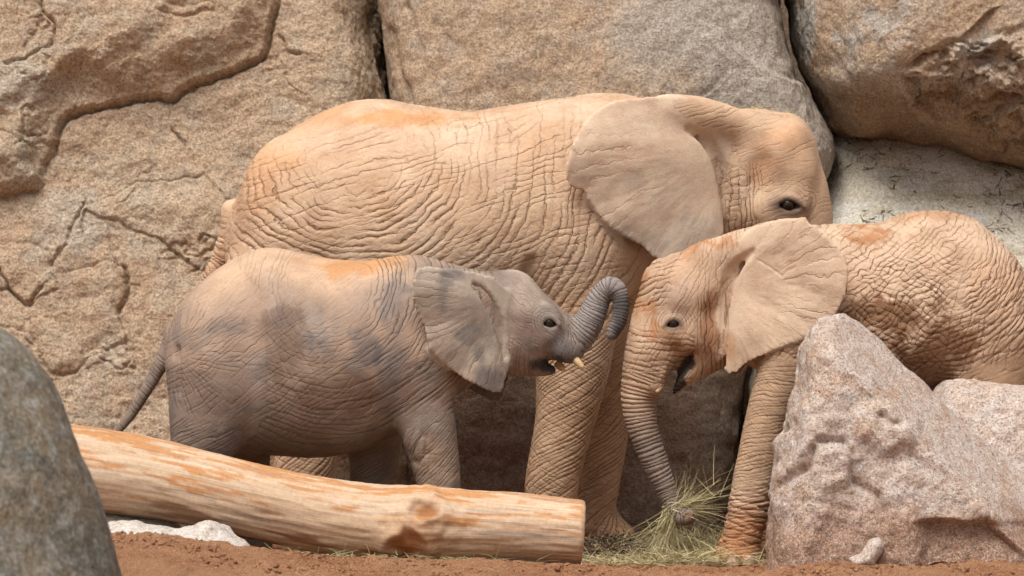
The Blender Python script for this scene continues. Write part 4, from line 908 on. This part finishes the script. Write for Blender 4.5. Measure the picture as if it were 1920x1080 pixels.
    d += B.limb(0, TRUNK, .019, .0, 1.1, 523, .0058, .16, 3.0) * sstep(660, 720, py) + B.limb(1, TRUNK, .010, .15, .6, 526, .0015, .5, 8.0)
    hm = (B.lab == HEAD) | ((B.lab == TRUNK) & (py < 700)); hd = B.w[HEAD] + B.w[TRUNK] * sstep(730, 690, py); B.U[hm] = 0
    e1 = px - 1268 + .3 * (py - 540) + 1.5 * wb; e2 = py - 592 + wb; fo = hm & (e1 < 0) & (e2 < 0); ck = hm & (px > 1296 + wb) & ~fo; lo = hm & ~fo & ~ck; ff = sstep(0, -40, e1) * sstep(0, -20, e2)
    d += B.fam(0, fo, (py + .3 * px + wb * .5) / 11, (px - .3 * py) / 45, hd * 1.0 * ff, 531, .30, 1.0, .0052) + B.fam(0, ck, (px + wb * .5) / 8.5, py / 60, hd * (.25 + .7 * sstep(540, 580, py)) * sstep(0, 25, px - 1296), 532, .34, 1.0, .0045)
    d += B.fam(0, lo, (py - .15 * px + wb * .5) / 10, px / 45, hd * .9 * sstep(600, 650, py), 533, .36, 1.0, .0035) + B.fam(1, hm, (px * .8 + py * .45 + wb * .5) / 8, py / 50, hd * .55, 534, .46, 1.0, .0022)
    er = np.hypot((px - 1263) / 1.2, py - 607); eb = np.exp(-((er - 24) / 11) ** 2) * hd; mm = hm & (eb > .3); B.U[mm, 0] = er[mm] / 5 + 1.0 * perlin(V[mm] * 15, 7); B.U[mm, 1] = .45 * eb[mm] * sstep(-.2, .2, perlin(V[mm] * 8, 5))
    ear = B.w[EAR]; ag = np.arctan2(py - 540, px - 1350); rr = np.hypot(px - 1350, py - 540)
    d += ear * .010 * fbm(np.stack([ag * 3.4, rr / 120, 0 * ag], 1), 4, 535) * sstep(40, 150, rr) + B.fam(0, B.lab == EAR, ag * 9, rr / 80, ear * .35 * sstep(90, 180, rr), 536, .5, 1.0, .0020) + .003 * fbm(V * 8, 3, 537) * (1 - ear)
    dl, _ = line_sd(px + 3 * perlin(V * 25, 2), py + 3 * perlin(V * 25, 9), [(1422, 487), (1450, 505), (1468, 518), (1475, 508), (1490, 502)]); d -= ear * .0035 * np.exp(-(dl / 2.0) ** 2)
    set_co(B.me, V + B.N * d[:, None])
    n1, n2, n3 = fbm(V * 3.4, 4, 541), fbm(V * 14, 4, 542), fbm(V * 7, 4, 543)
    C = np.tile([.50, .33, .22], (len(V), 1)); C = paint(C, (.58, .42, .30), .8 * sstep(-.1, .4, n1 + .4 * sstep(520, 430, py))); C = paint(C, (.40, .27, .19), .6 * sstep(.0, .4, -n1 + .5 * sstep(500, 640, py) - .15))
    C = paint(C, (.38, .175, .075), (.45 + .55 * sstep(-.2, .3, n2 + .5 * n3)) * .9 * B.blob(1625, 440, 32, 22, 1.0, .7, 21) * wt + .5 * B.blob(1740, 402, 90, 14, 1.6, .5, 22) * wt)
    wet = np.maximum(B.blob(1690, 600, 110, 42, .7, .5, 23), B.blob(1745, 670, 75, 70, .7, .5, 24)); C = paint(C, (.20, .10, .05), .92 * wet * B.w[TORSO] * sstep(-.3, .05, n3 + .2))
    C = paint(C, (.64, .48, .355), .85 * ear); C = paint(C, (.52, .38, .27), ear * .65 * sstep(.0, .4, fbm(V * 5, 4, 545) + .4 * sstep(560, 680, py) - .1)); C = paint(C, (.45, .24, .12), ear * .6 * B.blob(1368, 650, 14, 24, 1.4, .4, 26))
    C = paint(C, (.43, .205, .095), .85 * hd * (B.blob(1300, 460, 75, 24, 1.2, .7, 27) + B.blob(1212, 550, 22, 70, 1.2, .7, 28)) * sstep(-.25, .3, n3 + .6 * n2 + .12))
    C = paint(C, (.30, .14, .07), .8 * hd * B.blob(1330, 600, 17, 55, 1.0, .6, 29)); C = paint(C, (.33, .17, .09), .7 * hd * B.blob(1300, 655, 50, 12, 1.2, .5, 30) + .6 * hd * B.blob(1255, 640, 22, 14, 1.2, .5, 31))
    C = paint(C, (.57, .42, .32), .75 * hd * B.blob(1265, 560, 36, 34, 1.4, .5, 32)); C = paint(C, (.085, .06, .05), .88 * np.exp(-(((px - 1263) / 20) ** 2 + ((py - 607) / 13) ** 2) ** 2) * hd)
    mo = poly_sd(px + 5 * fbm(V * 20, 3, 550), py + 5 * fbm(V * 20, 3, 551), [(1300, 662), (1284, 670), (1262, 698), (1248, 722), (1252, 742), (1268, 742), (1287, 722), (1284, 706), (1304, 680)]); C = paint(C, (.022, .02, .02), .96 * sstep(3, -3, mo) * B.w[HEAD])
    C = paint(C, (.23, .19, .17), .9 * B.w[TRUNK] * sstep(730, 850, py + 30 * n1)); C = paint(C, (.42, .19, .085), .85 * B.w[LEG] * sstep(930, 1010, py + 40 * n1)); C = paint(C, (.49, .33, .21), .6 * B.w[LEG] * sstep(640, 720, py) * sstep(950, 850, py))
    set_col(B.me, 'col', C); set_col(B.me, 'flow', B.U)
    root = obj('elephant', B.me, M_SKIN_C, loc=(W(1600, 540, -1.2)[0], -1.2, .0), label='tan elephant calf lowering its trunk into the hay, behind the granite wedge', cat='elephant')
    for q, sg in ((B.eye, -1), (B.eye_far, 1)): eyeball(root, B.p(q[0], q[1], q[2]) + np.array([0, -sg * .017, 0]), .028, M_EYE)
    for g in (-1, 1):
        dy = tusk_y[g]; r0 = 6.5 / B.s; p0, p1 = B.p(1240, 718, dy - g * .030), B.p(1230, 736, dy - g * .008)
        horn('tusk', root, [(*p0, r0), (*((p0 + p1) / 2), r0), (*(p0 * .12 + p1 * .88), r0 * .75), (*p1, r0 * .35)], M_IVORY)
    for x, y, dy, r in ((1345, 1056, -.30, 13), (1374, 1059, -.375, 14), (1403, 1057, -.36, 12)):
        c = B.p(x, y, dy); q = r / B.s; horn('toenail', root, [(*(c + [0, .02, q * .9]), q * .5), (*(c + [0, 0, q * .3]), q * .95), (*(c + [0, 0, -q * .5]), q * .9), (*(c + [0, .0, -q * .8]), q * .7)], M_NAIL)
build_tan_calf()

# ------------------------------------------------------------------ hay, litter, clods
def straw_mesh(name, blades, cols, seg=4):
    """blades: start, direction, length, width, bend ; thin curved ribbons, each with its own colour"""
    V, F, K = [], [], []; cols = np.array(cols)
    for p0, d0, L, w, bend in blades:
        d0 = d0 / (np.linalg.norm(d0) + 1e-9); sd = np.cross(d0, rng.normal(size=3)); sd /= np.linalg.norm(sd) + 1e-9; b0 = len(V); kc = cols[rng.integers(len(cols))] * rng.uniform(.7, 1.2)
        for k in range(seg + 1):
            t_ = k / seg; c = p0 + d0 * L * t_ + bend * (t_ * t_) * L; ww = w * (1 - .7 * t_); V.append(tuple(c - sd * ww)); V.append(tuple(c + sd * ww)); K += [kc, kc]
        for k in range(seg): a = b0 + 2 * k; F.append((a, a + 1, a + 3, a + 2))
    me = bpy.data.meshes.new(name); me.from_pydata(V, [], F); set_col(me, 'col', np.array(K)); return me
m, t, p = mat('dry_hay'); t.links.new(nd(t, 'ShaderNodeAttribute', attribute_name='col').outputs['Color'], p.inputs['Base Color']); p.inputs['Roughness'].default_value = .65; M_HAY = m
HAY = [(.50, .42, .22), (.56, .48, .28), (.42, .36, .17), (.34, .30, .14), (.46, .41, .22), (.28, .22, .12), (.60, .54, .36)]; HAYG = HAY + [(.52, .44, .24), (.34, .35, .16), (.44, .38, .20)]; DUNG = [(.07, .045, .03), (.13, .085, .05), (.20, .13, .075), (.34, .26, .15)]
def gz_at(x, y): return float(ground_z(np.array([x]), np.array([y]))[0])
def litter(n, x0, x1, y0, y1, hgt, Lr, wid=.0016, flat=.25):
    out = []
    for _ in range(n):
        Y = rng.uniform(y0, y1); px = rng.normal((x0 + x1) / 2, (x1 - x0) / 3.6) if rng.random() < .6 else rng.uniform(x0, x1); px = min(max(px, x0), x1); x = W(px, 0, Y)[0]
        hh = hgt * max(0, 1 - ((px - (x0 + x1) / 2) / ((x1 - x0) / 1.8)) ** 2); z = gz_at(x, Y) + .01 + hh * rng.random()
        d = np.array([rng.normal(), rng.normal(), abs(rng.normal()) * flat]); out.append((np.array([x, Y, z]), d, rng.uniform(*Lr), rng.uniform(.6, 1.4) * wid, np.array([rng.normal() * .3, rng.normal() * .3, -.25 * rng.random()])))
    return out
obj('hay', straw_mesh('hay', litter(4800, 1205, 1455, -1.62, -.35, .06, (.04, .17), .0018, .5) + litter(700, 1090, 1230, -1.5, -.9, .015, (.03, .12), .0016, .4), HAY), M_HAY, kind='stuff', label='loose dry hay strewn on the ground by the tan calf foot', cat='hay')
obj('hay', straw_mesh('hay', litter(1500, 470, 1000, -1.95, -1.5, .02, (.04, .13)), HAYG), M_HAY, kind='stuff', label='thin greenish hay scattered under the log', cat='hay')
obj('dark_litter', straw_mesh('dark_litter', litter(2200, 1088, 1212, -1.1, -.3, .05, (.02, .07), .004, .6), DUNG), M_HAY, kind='stuff', label='dark brown dung litter beside the adult elephant foot', cat='litter')
bl = []
tip = W(1262, 958, -1.26)
for k in range(420):       # hay gripped in the curled trunk tip: a spray hanging down and one sticking up to the right
    if k < 200: d = np.array([rng.normal(-.38, .30), rng.normal(-.1, .25), -1.0 + .35 * rng.normal()]); L = rng.uniform(.08, .30); o = np.array([rng.normal(0, .02), rng.normal(0, .03), rng.normal(0, .015)])
    else: d = np.array([rng.normal(.75, .22), rng.normal(0, .22), rng.normal(.45, .42)]); L = rng.uniform(.08, .27); o = np.array([rng.normal(.01, .025), rng.normal(0.02, .03), rng.normal(0, .02)])
    bl.append((tip + o, d, L, rng.uniform(.0009, .002), np.array([rng.normal(0, .4), rng.normal(0, .3), rng.normal(-.15, .35)])))
for x1, y1, x0, y0 in ((1336, 838, 1338, 910), (1373, 870, 1350, 930), (1302, 895, 1340, 930), (1312, 860, 1330, 925)):
    a, b = W(x0, y0, -1.2), W(x1, y1, -1.2); bl.append((a, b - a, float(np.linalg.norm(b - a)), .0022, np.array([.05, 0, .02])))
obj('hay_wisp', straw_mesh('hay_wisp', bl, HAYG, 5), M_HAY, kind='stuff', label='wisp of greenish hay gripped in the tan calf trunk tip', cat='hay')
# debris on the pale slab and clods in the dirt
sv = verts(SLAB.data) + np.array(SLAB.location); sn = normals(SLAB.data); sx_, sy_ = topx(sv)
den = fbm(sv * 4, 3, 601); ok = np.nonzero((sn[:, 1] < .2) & (sx_ > 1500) & (sx_ < 2050) & (sy_ > 255) & (sy_ < 470) & (den > .0))[0]
bl = [(sv[i] + sn[i] * .006, np.cross(sn[i], rng.normal(size=3)), rng.uniform(.012, .07), rng.uniform(.002, .007), rng.normal(0, .25, 3)) for i in rng.choice(ok, 900)]
obj('leaf_litter', straw_mesh('leaf_litter', bl, [(.10, .075, .045), (.20, .15, .08), (.16, .17, .07), (.32, .25, .14)], 3), M_HAY, kind='stuff', label='dry leaf litter and twigs scattered over the pale grey slab', cat='litter')
def clod_mesh(name, pts, rmin, rmax):
    V, F = [], []; ico = np.array([[0, 0, 1], [.89, 0, .45], [.28, .85, .45], [-.72, .53, .45], [-.72, -.53, .45], [.28, -.85, .45], [.72, .53, -.45], [-.28, .85, -.45], [-.89, 0, -.45], [-.28, -.85, -.45], [.72, -.53, -.45], [0, 0, -1]])
    fc = [(0, 1, 2), (0, 2, 3), (0, 3, 4), (0, 4, 5), (0, 5, 1), (1, 6, 2), (2, 7, 3), (3, 8, 4), (4, 9, 5), (5, 10, 1), (6, 7, 2), (7, 8, 3), (8, 9, 4), (9, 10, 5), (10, 6, 1), (11, 7, 6), (11, 8, 7), (11, 9, 8), (11, 10, 9), (11, 6, 10)]
    for c in pts:
        r = rmin + (rmax - rmin) * rng.random() ** 3; b0 = len(V); q = ico * rng.uniform(.6, 1.3, (12, 1)) * r * np.array([1, 1, .7]); V += [tuple(v + c) for v in q]; F += [tuple(b0 + i for i in f) for f in fc]
    me = bpy.data.meshes.new(name); me.from_pydata(V, [], F); return me
hv = np.nonzero((ADULT.N[:, 2] > .75) & (ADULT.px > 1390) & (ADULT.px < 1490) & (ADULT.py < 222) & (np.abs(ADULT.V[:, 1] - .3) < .16))[0]
bl = [(ADULT.V[i] + [0, 0, .004], np.array([rng.normal(), rng.normal(), abs(rng.normal(0, .25))]), rng.uniform(.02, .09), .0016, np.array([0, 0, -.15 + .3 * rng.random()])) for i in rng.choice(hv, 70)]
obj('hay_wisp', straw_mesh('hay_wisp', bl, HAY), M_HAY, kind='stuff', label='bits of dry hay lying on the adult elephant crown', cat='hay')
yb = GREY.surf(507, 554); a, b = GREY.p(503, 560, yb - .006), GREY.p(512, 547, yb - .008)
obj('straw', straw_mesh('straw', [(a, b - a, float(np.linalg.norm(b - a)), .003, np.array([.05, 0, 0]))], [(.72, .64, .44)]), M_HAY, loc=a, label='single pale straw stuck to the grey calf flank', cat='straw')
pts = []
for _ in range(6000):
    y = rng.uniform(-3.0, -1.5); x = rng.uniform(-2.9, 2.9); pts.append(np.array([x, y, gz_at(x, y) + .004]))
obj('dirt_clods', clod_mesh('dirt_clods', pts, .002, .014), M_DIRT, kind='stuff', label='crumbly red dirt clods scattered over the ground', cat='dirt')
for o in list(bpy.data.objects):
    if '_base' in o: del o['_base']
